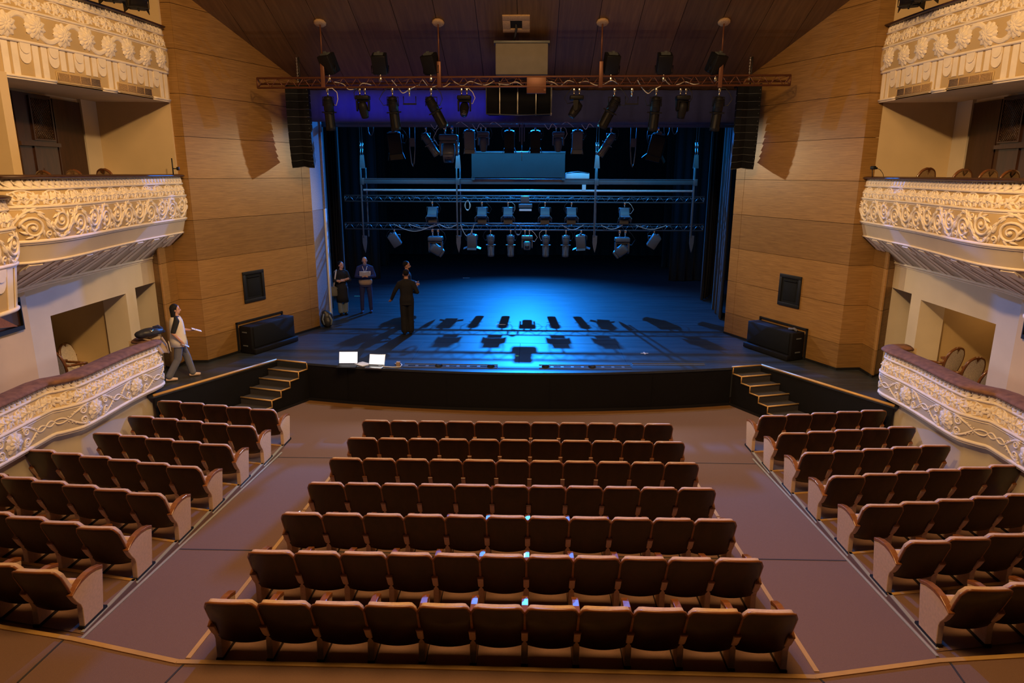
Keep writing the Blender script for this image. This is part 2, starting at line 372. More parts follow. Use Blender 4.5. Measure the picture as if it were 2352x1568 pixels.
# steps from the stalls to the stage
for s, name in ((-1, 'black carpeted steps with brass nosings at the left end of the stage'), (1, 'black carpeted steps with brass nosings at the right end of the stage')):
    root = thing('stage_steps', name, 'steps', (0, 0, 0), 0, 'steps up to the stage')
    d = V((-s*-.473, -.88, 0)) if s < 0 else V((.473, -.88, 0))
    d = V((.473*s, -.88, 0)).normalized()
    A = V((5.66*s, 15.25, 0)); B = V((4.88*s, 15.03, 0))
    for k in range(1, 6):
        z = ZS - .15*k; off0 = .27*(k-1); off1 = .27*k
        a0, b0, a1, b1 = A+d*off0, B+d*off0, A+d*(off1), B+d*(off1)
        m_ = MB(); pl = [(p.x, p.y) for p in (a0, b0, b1, a1)]
        m_.prism(pl, z-.15 if k < 5 else 0, z); m_.build('tread', M_CARPD, root)
        m_ = MB(); nosing(m_, a1+V((0, 0, z)), b1+V((0, 0, z)), .018)
        nosing(m_, b1+V((0, 0, z)), b0+V((0, 0, z)), .016); nosing(m_, b0+V((0, 0, z)), b0+V((0, 0, z+.15)), .013)
        m_.build('nosing', M_GOLD, root)
    m_ = MB(); p0 = B+(A-B).normalized()*-.03
    e = [p0, p0+d*1.36]; wallstrip(m_, [(p.x, p.y) for p in e], 0, .06); m_.build('base_strip', M_BLACK, root)
    m_ = MB()   # stepped cheek
    for k in range(1, 6):
        q0 = B+d*(.27*(k-1)); q1 = B+d*(.27*k); z = ZS-.15*k
        wallstrip(m_, [(q0.x-.004*s, q0.y), (q1.x-.004*s, q1.y)], 0, z-.01)
    m_.build('cheek', M_BLACKW, root)

# ------------------------------------------------------------------ veneered side walls, piers, ceiling
ZB = [.95, 1.5, 2.37, 3.25, 4.13, 5.02, 5.9, 6.77, 7.65, 8.52, 9.4, 10.3, 11.2]
def boards(mb, a, b, ztop=11.3, g=.0045, th=.03, nrm=None, zb=ZB):
    a = V((*a, 0)); b = V((*b, 0)); d = (b-a).normalized(); nn = V((d.y, -d.x, 0))
    if nrm is not None and nn.dot(V((*nrm, 0))) < 0: nn = -nn
    for z0, z1 in zip(zb[:-1], zb[1:]):
        if z0 >= ztop: break
        p = [a+d*g, b-d*g, b-d*g-nn*th, a+d*g-nn*th]; c = [q+V((0, 0, z0+g)) for q in p] + [q+V((0, 0, min(z1, ztop)-g)) for q in p]
        mb.add(c, [(0, 1, 5, 4), (1, 2, 6, 5), (2, 3, 7, 6), (3, 0, 4, 7), (4, 5, 6, 7), (0, 3, 2, 1)])
FOLD = {-1: V((-7.16, 14.99, 0)), 1: V((7.12, 14.88, 0))}; PROS = {-1: V((-5.68, 18.71, 0)), 1: V((5.59, 18.46, 0))}
for s, side in ((-1, 'left'), (1, 'right')):
    F, P = FOLD[s], PROS[s]; mid = P+(F-P).normalized()*.34
    mb = MB(); boards(mb, F.xy, mid.xy, nrm=(-s, 0)); boards(mb, mid.xy, P.xy, nrm=(-s, 0)); struct('wall_%s' % side, mb, M_WALL)
    mb = MB(); boards(mb, F.xy, (s*7.75, 14.96), nrm=(0, -1)); struct('wall_%s_return' % side, mb, M_WALL)
    mb = MB(); boards(mb, (s*7.66, 14.95), (s*7.65, 14.32), nrm=(-s, 0), ztop=4.1); struct('wall_%s_pier' % side, mb, M_PIER)
    mb = MB(); boards(mb, (s*7.65, 14.32), (s*7.95, 14.57), nrm=(0, -1), ztop=3.6); struct('wall_%s_pier_front' % side, mb, M_PIER)
    # dark backing so the seams read dark, and black skirting
    mb = MB(); bk = V((s*.05, .03, 0))
    wallstrip(mb, [((PROS[s]+bk).x, (PROS[s]+bk).y), ((FOLD[s]+bk).x, (FOLD[s]+bk).y), (s*7.8, 15.02)], ZS, 11.4)
    struct('wall_%s_backing' % side, mb, M_DARKW)
    mb = MB(); sk = V((-s*.012, -.004, 0))
    wallstrip(mb, [(P.x-s*.012, P.y-.004), (F.x-s*.01, F.y-.012), (s*7.64, 14.93), (s*7.635, 14.31), (s*7.93, 14.555)], ZS, ZS+.06); struct('baseboard_%s' % side, mb, M_BLACK)
CY0, CZ0, CS = 15.52, 8.69, .422
def ceilz(y): return CZ0 - CS*(y-CY0)
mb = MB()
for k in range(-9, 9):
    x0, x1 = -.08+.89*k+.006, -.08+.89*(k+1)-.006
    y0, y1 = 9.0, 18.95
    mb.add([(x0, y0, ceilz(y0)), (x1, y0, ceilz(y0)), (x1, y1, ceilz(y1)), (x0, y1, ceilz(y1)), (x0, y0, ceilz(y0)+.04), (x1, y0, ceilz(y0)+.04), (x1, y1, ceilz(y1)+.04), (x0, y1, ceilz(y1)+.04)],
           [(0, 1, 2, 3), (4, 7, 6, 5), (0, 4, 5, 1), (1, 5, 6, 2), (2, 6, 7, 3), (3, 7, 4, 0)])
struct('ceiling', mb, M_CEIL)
mb = MB(); mb.add([(-8.2, 8.9, ceilz(8.9)+.05), (8.2, 8.9, ceilz(8.9)+.05), (8.2, 19, ceilz(19)+.05), (-8.2, 19, ceilz(19)+.05)], [(0, 1, 2, 3)]); struct('ceiling_backing', mb, M_DARKW)
# stage house
mb = MB(); wallstrip(mb, [(-9.1, 18.9), (-9.1, 37.2)], ZS, 12.5); struct('wall_stage_left', mb, M_BLACKW)
mb = MB(); wallstrip(mb, [(9.1, 18.9), (9.1, 37.2)], ZS, 12.5); struct('wall_stage_right', mb, M_BLACKW)
mb = MB(); wallstrip(mb, [(-9.1, 37.2), (9.1, 37.2)], ZS, 12.5); struct('wall_stage_back', mb, M_BLACKW)
mb = MB(); mb.bb((-9.2, 19.0, 12.5), (9.2, 37.3, 12.6)); struct('ceiling_stage', mb, M_BLACKW)
mb = MB()
mb.bb((-9.1, 18.96, 6.7), (9.1, 19.05, 12.5)); mb.bb((5.7, 18.62, ZS), (9.1, 18.75, 12.5)); mb.bb((-9.1, 18.85, ZS), (-5.85, 18.98, 12.5))
struct('wall_proscenium', mb, M_BLACKW)
mb = MB(); mb.bb((-5.84, 18.73, 4.15), (-5.70, 19.82, 6.75)); mb.bb((-5.84, 19.82, 4.15), (-5.66, 19.97, 6.75), .02); struct('wall_portal_upper', mb, M_PORTAL)
mb = MB(); mb.bb((-5.84, 18.73, ZS), (-5.71, 19.84, 4.15)); struct('wall_portal_lower', mb, M_PORTAL2)
mb = MB(); mb.bb((-5.84, 19.84, ZS), (-5.67, 20.0, 4.15), .01); struct('trim_45', mb, M_WHITEP)

# ------------------------------------------------------------------ stage curtains
def drape(name, label, pts, z0, z1, m, amp=.07, wl=.32, cat='curtain', grp=None, res=.05):
    P = [V((*p, 0)) for p in pts]; cum = [0]
    for a, b in zip(P[:-1], P[1:]): cum.append(cum[-1]+(b-a).length)
    L = cum[-1]; nu = int(L/res); ph = random.random()*6
    def fn(a, b):
        sv = a*L; i = 0
        while i < len(P)-2 and cum[i+1] < sv: i += 1
        t = (sv-cum[i])/(cum[i+1]-cum[i]); d = (P[i+1]-P[i]).normalized(); q = P[i].lerp(P[i+1], t)
        k = amp*(math.sin(2*PI*sv/wl+ph+.6*math.sin(sv*1.7)) + .4*math.sin(2*PI*sv/(wl*2.3)+b*.8))*(1-.25*b)
        return q + V((-d.y, d.x, 0))*k + V((0, 0, z0+(z1-z0)*b))
    mb = MB(); mb.grid(fn, nu, 6); o = mb.build(name, m); md = o.modifiers.new('thickness', 'SOLIDIFY'); md.thickness = .012
    return tag(o, label, cat, grp)
drape('border_curtain', 'blue lit velvet border hanging across the top of the stage opening', [(-5.8, 18.86), (5.68, 18.86)], 6.47, 7.26, M_BORDER, .03, .42)
drape('backdrop_curtain', 'black full width curtain at the very back of the stage', [(-8.8, 36.6), (8.8, 36.6)], ZS+.02, 12.2, M_DRAPE, .09, .5, grp=None, res=.1)
for s, sd in ((-1, 'left'), (1, 'right')):
    g = 'black masking curtains in the stage wings'
    drape('masking_curtain', 'black masking curtain nearest the %s edge of the stage opening' % sd, [(s*6.02, 20.25), (s*6.2, 21.8)], ZS+.02, 9.5, M_DRAPE, .06, .3, grp=g)
    drape('masking_curtain', 'black masking curtain second from the %s edge of the stage opening' % sd, [(s*6.15, 23.4), (s*6.9, 24.9)], ZS+.02, 10.5, M_DRAPE, .07, .33, grp=g)
    drape('masking_curtain', 'black masking curtain deep in the %s wing behind the lighting bridge' % sd, [(s*5.9, 27.8), (s*8.9, 28.3)], ZS+.02, 11.5, M_DRAPE, .08, .36, grp=g)
    drape('masking_curtain', 'black masking curtain deepest in the %s wing near the back curtain' % sd, [(s*6.4, 32.0), (s*9.0, 32.4)], ZS+.02, 12, M_DRAPE, .08, .4, grp=g)

# ------------------------------------------------------------------ balconies with stucco relief
MIR = Matrix.Diagonal((-1, 1, 1, 1))
class Plan:
    def __init__(s, pts, step=.06):
        P = [V((*p, 0)) for p in pts]; out = []
        for i in range(len(P)-1):
            a = P[max(0, i-1)]; b = P[i]; c = P[i+1]; d = P[min(len(P)-1, i+2)]
            n = max(2, int((c-b).length/step))
            for k in range(n):
                t = k/n
                out.append(.5*((2*b)+(c-a)*t+(2*a-5*b+4*c-d)*t*t+(3*b-a-3*c+d)*t**3))
        out.append(P[-1]); s.p = out; s.c = [0]
        for a, b in zip(out[:-1], out[1:]): s.c.append(s.c[-1]+(b-a).length)
        s.L = s.c[-1]
    def at(s, u):
        u = min(max(u, 0), s.L); lo, hi = 0, len(s.c)-1
        while hi-lo > 1:
            m = (lo+hi)//2
            if s.c[m] <= u: lo = m
            else: hi = m
        t = (u-s.c[lo])/max(1e-9, s.c[hi]-s.c[lo]); return s.p[lo].lerp(s.p[hi], t)
    def nrm(s, u):
        d = s.at(u+.05)-s.at(u-.05); d.normalize(); return V((d.y, -d.x, 0))
    def sy(s, y):       # arc length where the curve passes depth y
        return min(range(len(s.p)), key=lambda i: abs(s.p[i].y-y)) and s.c[min(range(len(s.p)), key=lambda i: abs(s.p[i].y-y))]
class Surf:
    # band of wall from the plan curve between (o0,z0) above and (o1,z1) below; t runs downwards, h out of the wall
    def __init__(s, plan, a, b, bulge=0, plan2=None):
        s.pl = plan; s.a = a; s.b = b; s.bu = bulge; s.p2 = plan2; s.L = plan.L
        s.T = math.hypot(a[0]-b[0], a[1]-b[1]) if not plan2 else 1.0
        if plan2: s.T = (s.P(plan.L/2, 0, T=1)-s.P(plan.L/2, 1, T=1)).length
    def P(s, u, t, T=None):
        f = t/(T or s.T)
        if s.p2: return (s.pl.at(u)+s.pl.nrm(u)*s.a[0]+V((0, 0, s.a[1]))).lerp(s.p2(u)+V((0, 0, s.b[1])), f)
        o = s.a[0]+(s.b[0]-s.a[0])*f + s.bu*4*f*(1-f)
        return s.pl.at(u)+s.pl.nrm(u)*o+V((0, 0, s.a[1]+(s.b[1]-s.a[1])*f))
    def N(s, u, t):
        du = s.P(u+.02, t)-s.P(u-.02, t); dt = s.P(u, min(s.T, t+.02))-s.P(u, max(0, t-.02)); n = du.cross(dt)
        if n.x < 0: n = -n
        return n.normalized()
    def S(s, u, t, h): return s.P(u, t)+s.N(u, t)*h
    def sheet(s, mb, du=.12, nt=5): mb.grid(lambda a, b: s.P(a*s.L, b*s.T), max(2, int(s.L/du)), nt)
def r_tube(mb, S, pts, r, hs=.8, lift=0):
    n = len(pts); rs = r if isinstance(r, (list, tuple)) else [r]*n; K = 5; vs = []; fs = []
    for i in range(n):
        a = pts[max(0, i-1)]; b = pts[min(n-1, i+1)]; dx, dy = b[0]-a[0], b[1]-a[1]; l = math.hypot(dx, dy) or 1; nx, ny = -dy/l, dx/l
        for k in range(K):
            th = PI*k/(K-1); q = rs[i]*math.cos(th); vs.append(S.S(pts[i][0]+nx*q, pts[i][1]+ny*q, lift+rs[i]*hs*math.sin(th)+.001))
    for i in range(n-1):
        for k in range(K-1): fs.append((i*K+k, (i+1)*K+k, (i+1)*K+k+1, i*K+k+1))
    fs.append(tuple(range(K))); fs.append(tuple((n-1)*K+k for k in range(K))[::-1])
    mb.add(vs, fs, True)
def r_leaf(mb, S, c, ang, ln, wd, h=.02, curl=0, lift=0, rnd=False):
    vs = []; fs = []; N = 5; ca, sa = math.cos(ang), math.sin(ang)
    for i in range(N+1):
        f = i/N; w = wd*.5*((math.sin(PI*min(1, .06+.9*f**1.25)))**.7 if rnd else (math.sin(PI*min(1, .05+.95*f**.62))**.85)); x = ln*f; y0 = curl*ln*f*f
        for k in (-1, -.5, 0, .5, 1):
            y = y0+w*k; g = (1-.5*k*k) if rnd else (1-.55*abs(k)-.25*(k == 0))
            hh = h*g*(.4+.6*math.sin(PI*min(1, f*.8+.15))) if abs(k) < 1 else 0
            vs.append(S.S(c[0]+x*ca-y*sa, c[1]+x*sa+y*ca, lift+max(.001, hh)))
    for i in range(N):
        for k in range(4): fs.append((i*5+k, (i+1)*5+k, (i+1)*5+k+1, i*5+k+1))
    mb.add(vs, fs, True)
def along(mb, S, pts, i0, i1, st, ln, wd, dev, h=.022):
    # leaflets growing off a stem curve
    for i in range(i0, i1, st):
        a = pts[max(0, i-1)]; b = pts[min(len(pts)-1, i+1)]; th = math.atan2(b[1]-a[1], b[0]-a[0])
        r_leaf(mb, S, pts[i], th+dev, ln, wd, h, curl=.35*(1 if dev < 0 else -1))
def r_dome(mb, S, c, r, h, lift=0):
    n = 8; vs = [S.S(c[0]+r*math.cos(2*PI*k/n), c[1]+r*math.sin(2*PI*k/n), lift+.001) for k in range(n)] + [S.S(c[0]+.65*r*math.cos(2*PI*k/n), c[1]+.65*r*math.sin(2*PI*k/n), lift+.75*h) for k in range(n)] + [S.S(c[0], c[1], lift+h)]
    fs = [(k, (k+1) % n, n+(k+1) % n, n+k) for k in range(n)] + [(n+k, n+(k+1) % n, 2*n) for k in range(n)]
    mb.add(vs, fs, True)
def r_flower(mb, S, c, R, n=10, h=.025, inner=True):
    for k in range(n): r_leaf(mb, S, c, 2*PI*k/n+.2, R, 2*PI*R/n*(1.22 if n > 7 else .8), h, rnd=n > 7)
    if inner:
        for k in range(n): r_leaf(mb, S, c, 2*PI*(k+.5)/n+.2, R*.66, 2*PI*R*.66/n*1.1, h*1.5, lift=.010, rnd=True)
    r_dome(mb, S, c, R*.2, h*1.1, lift=h*.7)
def spiral(c, R, turns, a0, sgn, r1=.15, n=26):
    return [(c[0]+R*(1-(1-r1)*i/n)*math.cos(a0+sgn*2*PI*turns*i/n), c[1]+R*(1-(1-r1)*i/n)*math.sin(a0+sgn*2*PI*turns*i/n)) for i in range(n+1)]
def taper(n, a, b): return [a+(b-a)*i/(n-1) for i in range(n)]
def leaf_cresting(mb, S, s0, s1, step=.115):
    n = int((s1-s0)/step); T = S.T
    for k in range(n):
        u = s0+(k+.5)*step
        r_leaf(mb, S, (u+step*.7, T*.99), -PI/2-.55, T*1.15, step*1.15, .034, curl=.35)
        c = [(u+step*(.68-.85*f-.25*math.sin(PI*f)), T*(.96-.9*f)) for f in (0, .17, .33, .5, .67, .83, 1)]
        r_tube(mb, S, c, taper(7, .009, .013), 1.5, .014)
def leaf_frieze(mb, S, s0, s1, unit=.47):
    n = max(1, round((s1-s0)/unit)); un = (s1-s0)/n; T = S.T
    for k in range(n):
        b = s0+k*un; f1 = (b+un*.16, T*.55); f2 = (b+un*.84, T*.52); R = T*.36
        for f in (f1, f2): r_flower(mb, S, f, R, 7, .026, False)
        r_flower(mb, S, (b+un*.5, T*.5), R*.9, 5, .03, False); r_flower(mb, S, (b+un*.5, T*.5), R*.5, 5, .05, False)
        arc = [(b+un*(.16+.68*i/10), T*(.28-.2*math.sin(PI*i/10))) for i in range(11)]; r_tube(mb, S, arc, .012, .9)
        arc = [(b+un*(.16+.68*i/10), T*(.78+.14*math.sin(PI*i/10))) for i in range(11)]; r_tube(mb, S, arc, .012, .9)
        for q in range(6):
            u = b+un*(.27+.09*q); r_leaf(mb, S, (u, T*(.9 if q % 2 else .16)), (-1.2 if q % 2 else 1.2)+random.uniform(-.5, .5), T*.42, T*.15, .026, curl=.3)
        r_tube(mb, S, [(b-.02, T*.56), (b+.04, T*.56)], .008)
def scroll_frieze(mb, S, s0, s1, unit=.86):
    n = max(1, round((s1-s0)/unit)); un = (s1-s0)/n; T = S.T; R = T*.345
    stem = [(s0+(s1-s0)*i/(n*32), T*(.5-.43*math.cos(2*PI*(i/32-.25)))) for i in range(n*32+1)]
    r_tube(mb, S, stem, .017, 1.3); along(mb, S, stem, 2, len(stem)-2, 3, T*.20, T*.10, -.7, .026); along(mb, S, stem, 3, len(stem)-2, 4, T*.20, T*.10, .7, .026)
    for k in range(n):
        b = s0+k*un
        for q in (0, 1):
            cx = b+un*(.25+.5*q); sg = 1 if q == 0 else -1; cy = T*(.5+.10*sg)
            pts = spiral((cx, cy), R, 1.9, PI*1.05 if sg > 0 else PI*.95, sg, .08, 34); r_tube(mb, S, pts, taper(35, .020, .011), 1.3)
            r_dome(mb, S, (cx, cy), R*.2, .035)
            along(mb, S, pts, 9, 19, 2, R*.62, R*.30, -.8*sg, .03)
            e = (cx+un*.25, T*(.5+.30*sg)); r_tube(mb, S, spiral(e, R*.34, 1.3, PI/2, sg, .2, 14), taper(15, .014, .009), 1.3)
            for da in (-.5, 0, .5): r_leaf(mb, S, (cx+un*.25, T*(.5+.12*sg)), -PI/2*sg+da, R*.7, R*.24, .03)
def rosette_frieze(mb, S, s0, s1, unit=.52):
    n = round((s1-s0)/unit); un = (s1-s0)/n; T = S.T
    for k in range(n):
        b = s0+(k+.5)*un; ud = 1 if k % 2 else -1
        r_flower(mb, S, (b, T*(.5+.05*ud)), T*.43, 11, .034)
    w = [(s0+(s1-s0)*i/(n*12), T*(.5-.38*math.cos(PI*((s0+(s1-s0)*i/(n*12))-s0)/un-PI*.5+PI*.5))) for i in range(n*12+1)]
    r_tube(mb, S, w, .042, .5); r_tube(mb, S, [(a, t-.022) for a, t in w], .012, 1.8); r_tube(mb, S, [(a, t+.022) for a, t in w], .012, 1.8); along(mb, S, w, 3, len(w)-3, 6, T*.24, T*.14, .5, .03)
def flute_band(mb, S, s0, s1, unit, sc=.36, gaps=(), cut=1.0):
    n = round((s1-s0)/unit); un = (s1-s0)/n; T = S.T
    def slab(u0, u1, t0, t1, h):
        vs = [S.S(u, t, q) for q in (.001, h) for u, t in ((u0, t0), (u1, t0), (u1, t1), (u0, t1))]
        mb.add(vs, [(4, 5, 6, 7), (0, 1, 5, 4), (1, 2, 6, 5), (2, 3, 7, 6), (3, 0, 4, 7)])
    for k in range(n):
        b = s0+k*un; m = b+un*sc/2
        end = T
        for g in gaps:
            if g[0]-.1 < b+un*.65 < g[1]+.1: end = T*.62
        slab(b+un*(sc+.06), b+un*(sc+.27), T*.02, end, .013); slab(b+un*(sc+.37), b+un*(sc+.58), T*.02, end, .013)
        for (base, hh, wd) in ((.17 if T > .7 else .20, .018, 1.0), (.06, .034, .92)):     # hanging lappet, two layers
            w = un*sc/2*wd; N = 8; ring = [(m-w, T*.02), (m+w, T*.02)] + [(m+w*math.cos(PI*i/N), base+w*1.15*math.sin(PI*i/N)) for i in range(N+1)]
            vs = [S.S(u, t, hh) for u, t in ring] + [S.S(u, t, .001) for u, t in ring]; K = len(ring)
            mb.add(vs, [tuple(range(K))] + [(i, (i+1) % K, K+(i+1) % K, K+i) for i in range(K)])
def medallion_frieze(mb, S, centres, half=.50):
    T = S.T
    for c in centres:
        r_flower(mb, S, (c, T*.5), T*.42, 9, .03)
        for sx in (-1, 1):
            for sy in (-1, 1):
                r_tube(mb, S, spiral((c+sx*T*.66, T*(.5+sy*.2)), T*.17, 1.5, PI/2*sy, sx*sy, .15, 16), taper(17, .018, .010), 1.0)
                st = [(c+sx*(T*.42+(half-T*.42)*i/10), T*(.5+sy*.40*math.sin(PI*(.5+.5*i/10)))) for i in range(11)]
                r_tube(mb, S, st, taper(11, .024, .014), .9)
                for q in range(3): r_dome(mb, S, (c+sx*(T*.95+.05*q), T*(.5+sy*(.22-.06*q))), .018-.003*q, .02)
                r_leaf(mb, S, (c+sx*T*.45, T*(.5+sy*.28)), (0 if sx > 0 else PI)+.6*sx*sy, T*.3, T*.14, .025)
    cs = sorted(centres)
    for a, b in zip(cs[:-1], cs[1:]):
        x0, x1 = a+half, b-half; cyc = max(1, round((x1-x0)/.26))/2
        for ph in (0, PI):
            r_tube(mb, S, [(x0+(x1-x0)*i/28, T*(.5+.10*math.sin(2*PI*i/28*cyc+ph))) for i in range(29)], .014, 1.0)
def molding(mb, plan, o, z, r, sq=1.0, s0=0, s1=None):
    s1 = plan.L if s1 is None else s1; n = max(3, int((s1-s0)/.1))
    mb.tube([plan.at(s0+(s1-s0)*i/n)+plan.nrm(s0+(s1-s0)*i/n)*o+V((0, 0, z)) for i in range(n+1)], r, 8, sq=sq)
def rail(mb, plan, o, z, w, h):
    n = max(3, int(plan.L/.1)); rings = []
    for i in range(n+1):
        u = plan.L*i/n; p = plan.at(u); q = plan.nrm(u)
        rings.append([p+q*(o+w*math.cos(2*PI*k/10))+V((0, 0, z+h*math.sin(2*PI*k/10))) for k in range(10)])
    mb.loft(rings)
def NB(s):
    m = MB()
    if s > 0: m.M = MIR.copy()
    return m
SD = {-1: 'left', 1: 'right'}
PL_LOW = [(-7.4, 6.0), (-7.42, 8.5), (-7.44, 9.5), (-7.46, 10.15), (-7.40, 10.24), (-7.25, 10.44), (-7.2, 10.55), (-7.18, 11.0), (-7.19, 12.0), (-7.12, 12.75), (-7.16, 12.98), (-7.35, 13.16), (-7.62, 13.2)]
PL_MID = [(-7.08, 9.4), (-6.86, 9.62), (-6.76, 10.1), (-6.82, 10.8), (-6.98, 11.7), (-7.12, 12.7), (-7.2, 13.8), (-7.27, 14.9)]
PL_NEXT = [(-6.7, 6.5), (-6.75, 8.2), (-6.84, 9.1), (-6.98, 9.4)]
PL_UP = [(-8.2, 9.2), (-8.05, 10.4), (-7.86, 11.1), (-7.74, 11.6), (-7.62, 12.2), (-7.46, 13.2), (-7.38, 14.0), (-7.33, 14.9)]
for s in (-1, 1):
    sd = SD[s]
    # --- lower tier
    root = thing('box_balcony', 'lowest %s balcony front beside the stage with brown velvet rail and white flower medallions' % sd, 'balcony', (0, 0, 0), 0, 'balcony fronts')
    p = Plan(PL_LOW)
    def band(a, b, m, name, bulge=0, root=root, p=p, s=s):
        S = Surf(p, a, b, bulge); q = NB(s); S.sheet(q); q.build(name, m, root); return S
    q = NB(s); rail(q, p, -.10, 1.885, .20, .055); q.build('rail_cushion', M_VELV, root)
    S1 = band((-.02, 1.84), (.0, 1.73), M_STUCCO, 'cresting_ground'); q = NB(s); leaf_cresting(q, S1, 0, p.L); q.build('leaf_cresting', M_STUCCO, root)
    S2 = band((.0, 1.73), (.05, 1.45), M_CREAM, 'flower_frieze_ground'); q = NB(s); leaf_frieze(q, S2, .1, p.L-.05); q.build('flower_frieze', M_STUCCO, root)
    S3 = band((.05, 1.45), (.03, 1.03), M_TAUPE, 'medallion_ground', .015); q = NB(s)
    medallion_frieze(q, S3, [p.sy(y) for y in (7.75, 9.25, 10.82, 12.05)]+[p.L-.22]); q.build('medallion_frieze', M_STUCCO, root)
    for nm, o, z, r in (('upper_moulding', .01, 1.73, .024), ('middle_moulding', .06, 1.45, .026), ('middle_moulding', .055, 1.405, .012), ('lower_moulding', .035, 1.035, .03), ('lower_moulding', .02, .99, .014)):
        q = NB(s); molding(q, p, o, z, r); q.build(nm, M_STUCCO, root)
    q = NB(s); S4 = Surf(p, (-.10, 1.0), (-.16, -.05)); S4.sheet(q); q.build('base_wall', M_PALE, root)
    q = NB(s); q.add([tuple(p.at(p.L*i/60)+V((0, 0, 1.84))) for i in range(61)]+[(p.at(p.L*i/60).x-.24, p.at(p.L*i/60).y, 1.84) for i in range(61)], [(i, i+1, 62+i, 61+i) for i in range(60)])
    q.add([(p.at(p.L*i/60).x-.24, p.at(p.L*i/60).y, 1.84) for i in range(61)]+[(p.at(p.L*i/60).x-.24, p.at(p.L*i/60).y, .0) for i in range(61)], [(i, i+1, 62+i, 61+i) for i in range(60)]); q.build('inner_wall', M_CREAM, root)
    # --- middle tier
    root = thing('box_balcony', 'middle %s balcony front with white scroll relief, plain apron and fluted corbel' % sd, 'balcony', (0, 0, 0), 0, 'balcony fronts')
    p = Plan(PL_MID)
    def mid_front(root, p, dz, s=s):
        def bnd(a, b, m, name, bulge=0):
            S = Surf(p, (a[0], a[1]+dz), (b[0], b[1]+dz), bulge); q = NB(s); S.sheet(q); q.build(name, m, root); return S
        q = NB(s); rail(q, p, -.07, 5.085+dz, .15, .035); q.build('rail_cushion', M_DARKW, root)
        S = bnd((-.03, 5.06), (-.01, 4.93), M_STUCCO, 'cresting_ground'); q = NB(s); leaf_cresting(q, S, 0, p.L, .13); q.build('leaf_cresting', M_STUCCO, root)
        S = bnd((-.01, 4.92), (.04, 4.67), M_GOLDP, 'flower_frieze_ground', .01); q = NB(s); leaf_frieze(q, S, .03, p.L-.01); q.build('flower_frieze', M_STUCCO, root)
        S = bnd((.045, 4.66), (.0, 4.19), M_GOLDP, 'scroll_frieze_ground', .03); q = NB(s); scroll_frieze(q, S, .1, p.L-.03); q.build('scroll_frieze', M_STUCCO, root)
        for nm, o, z, r in (('upper_moulding', .005, 4.925, .02), ('middle_moulding', .05, 4.675, .022), ('middle_moulding', .045, 4.64, .01), ('lower_moulding', .01, 4.19, .026), ('lower_moulding', -.005, 4.155, .012)):
            q = NB(s); molding(q, p, o, z+dz, r); q.build(nm, M_STUCCO, root)
        q = NB(s); S = Surf(p, (-.25, 5.06+dz), (-.27, 4.2+dz)); S.sheet(q); q.build('inner_wall', M_CREAM, root)
        return bnd
    mid_front(root, p, 0)
    q = NB(s); S = Surf(p, (-.01, 4.17), (-.085, 3.89)); S.sheet(q); q.build('apron', M_TAUPE, root)
    q = NB(s); molding(q, p, -.08, 3.885, .02); q.build('apron_moulding', M_STUCCO, root)
    wall = lambda u, p=p: V((-7.93 if p.at(u).y > 11.2 else -7.93+.16*(11.2-p.at(u).y), max(p.at(u).y, 9.3)-.0, 0))
    S = Surf(p, (-.09, 3.875), (0, 3.37), 0, wall); q = NB(s); S.sheet(q); q.build('corbel', M_TAUPE, root)
    q = NB(s); flute_band(q, S, .25, p.L-.02, .70, .36); q.build('corbel_flutes', M_STUCCO, root)
    q = NB(s); nn = 40; q.tube([wall(p.L*i/nn)+V((.02, 0, 3.36)) for i in range(nn+1)], .028, 8); q.tube([wall(p.L*i/nn)+V((.0, 0, 3.315)) for i in range(nn+1)], .016, 8); q.build('corbel_moulding', M_STUCCO, root)
    # --- start of the next, lower box of the middle tier
    root = thing('box_balcony', 'middle tier %s balcony front nearest the viewer, set a little lower, cut by the frame' % sd, 'balcony', (0, 0, 0), 0, 'balcony fronts')
    p2 = Plan(PL_NEXT); mid_front(root, p2, -.27)
    q = NB(s); S = Surf(p2, (-.01, 3.9), (-.08, 3.30)); S.sheet(q); q.build('apron', M_GOLDP, root)
    q = NB(s); flute_band(q, S, .2, p2.L-.02, .62, .34); q.build('apron_flutes', M_STUCCO, root)
    q = NB(s); molding(q, p2, -.07, 3.29, .03); q.build('apron_moulding', M_STUCCO, root)
    # --- upper tier
    root = thing('box_balcony', 'topmost %s balcony front with rosette ribbon relief, lappets and two air vents' % sd, 'balcony', (0, 0, 0), 0, 'balcony fronts')
    p = Plan(PL_UP)
    def ub(a, b, m, name, bulge=0, root=root, p=p, s=s):
        S = Surf(p, a, b, bulge); q = NB(s); S.sheet(q); q.build(name, m, root); return S
    q = NB(s); rail(q, p, -.06, 8.04, .14, .035); q.build('rail_cushion', M_DARKW, root)
    S = ub((-.03, 8.01), (-.01, 7.89), M_STUCCO, 'cresting_ground'); q = NB(s); leaf_cresting(q, S, 0, p.L, .13); q.build('leaf_cresting', M_STUCCO, root)
    S = ub((-.01, 7.88), (.05, 7.62), M_GOLDP, 'flower_frieze_ground'); q = NB(s); leaf_frieze(q, S, .03, p.L-.01, .5); q.build('flower_frieze', M_STUCCO, root)
    S = ub((.05, 7.60), (.03, 7.16), M_GOLDP, 'rosette_frieze_ground', .02); q = NB(s); rosette_frieze(q, S, .1, p.L-.02); q.build('rosette_frieze', M_STUCCO, root)
    S = ub((.0, 7.14), (-.01, 6.6), M_GOLDP, 'lappet_ground')
    vents = [(p.sy(11.95), p.sy(12.82)), (p.sy(13.3), p.sy(14.25))]
    q = NB(s); flute_band(q, S, .05, p.L-.02, .52, .38, vents); q.build('lappets', M_STUCCO, root)
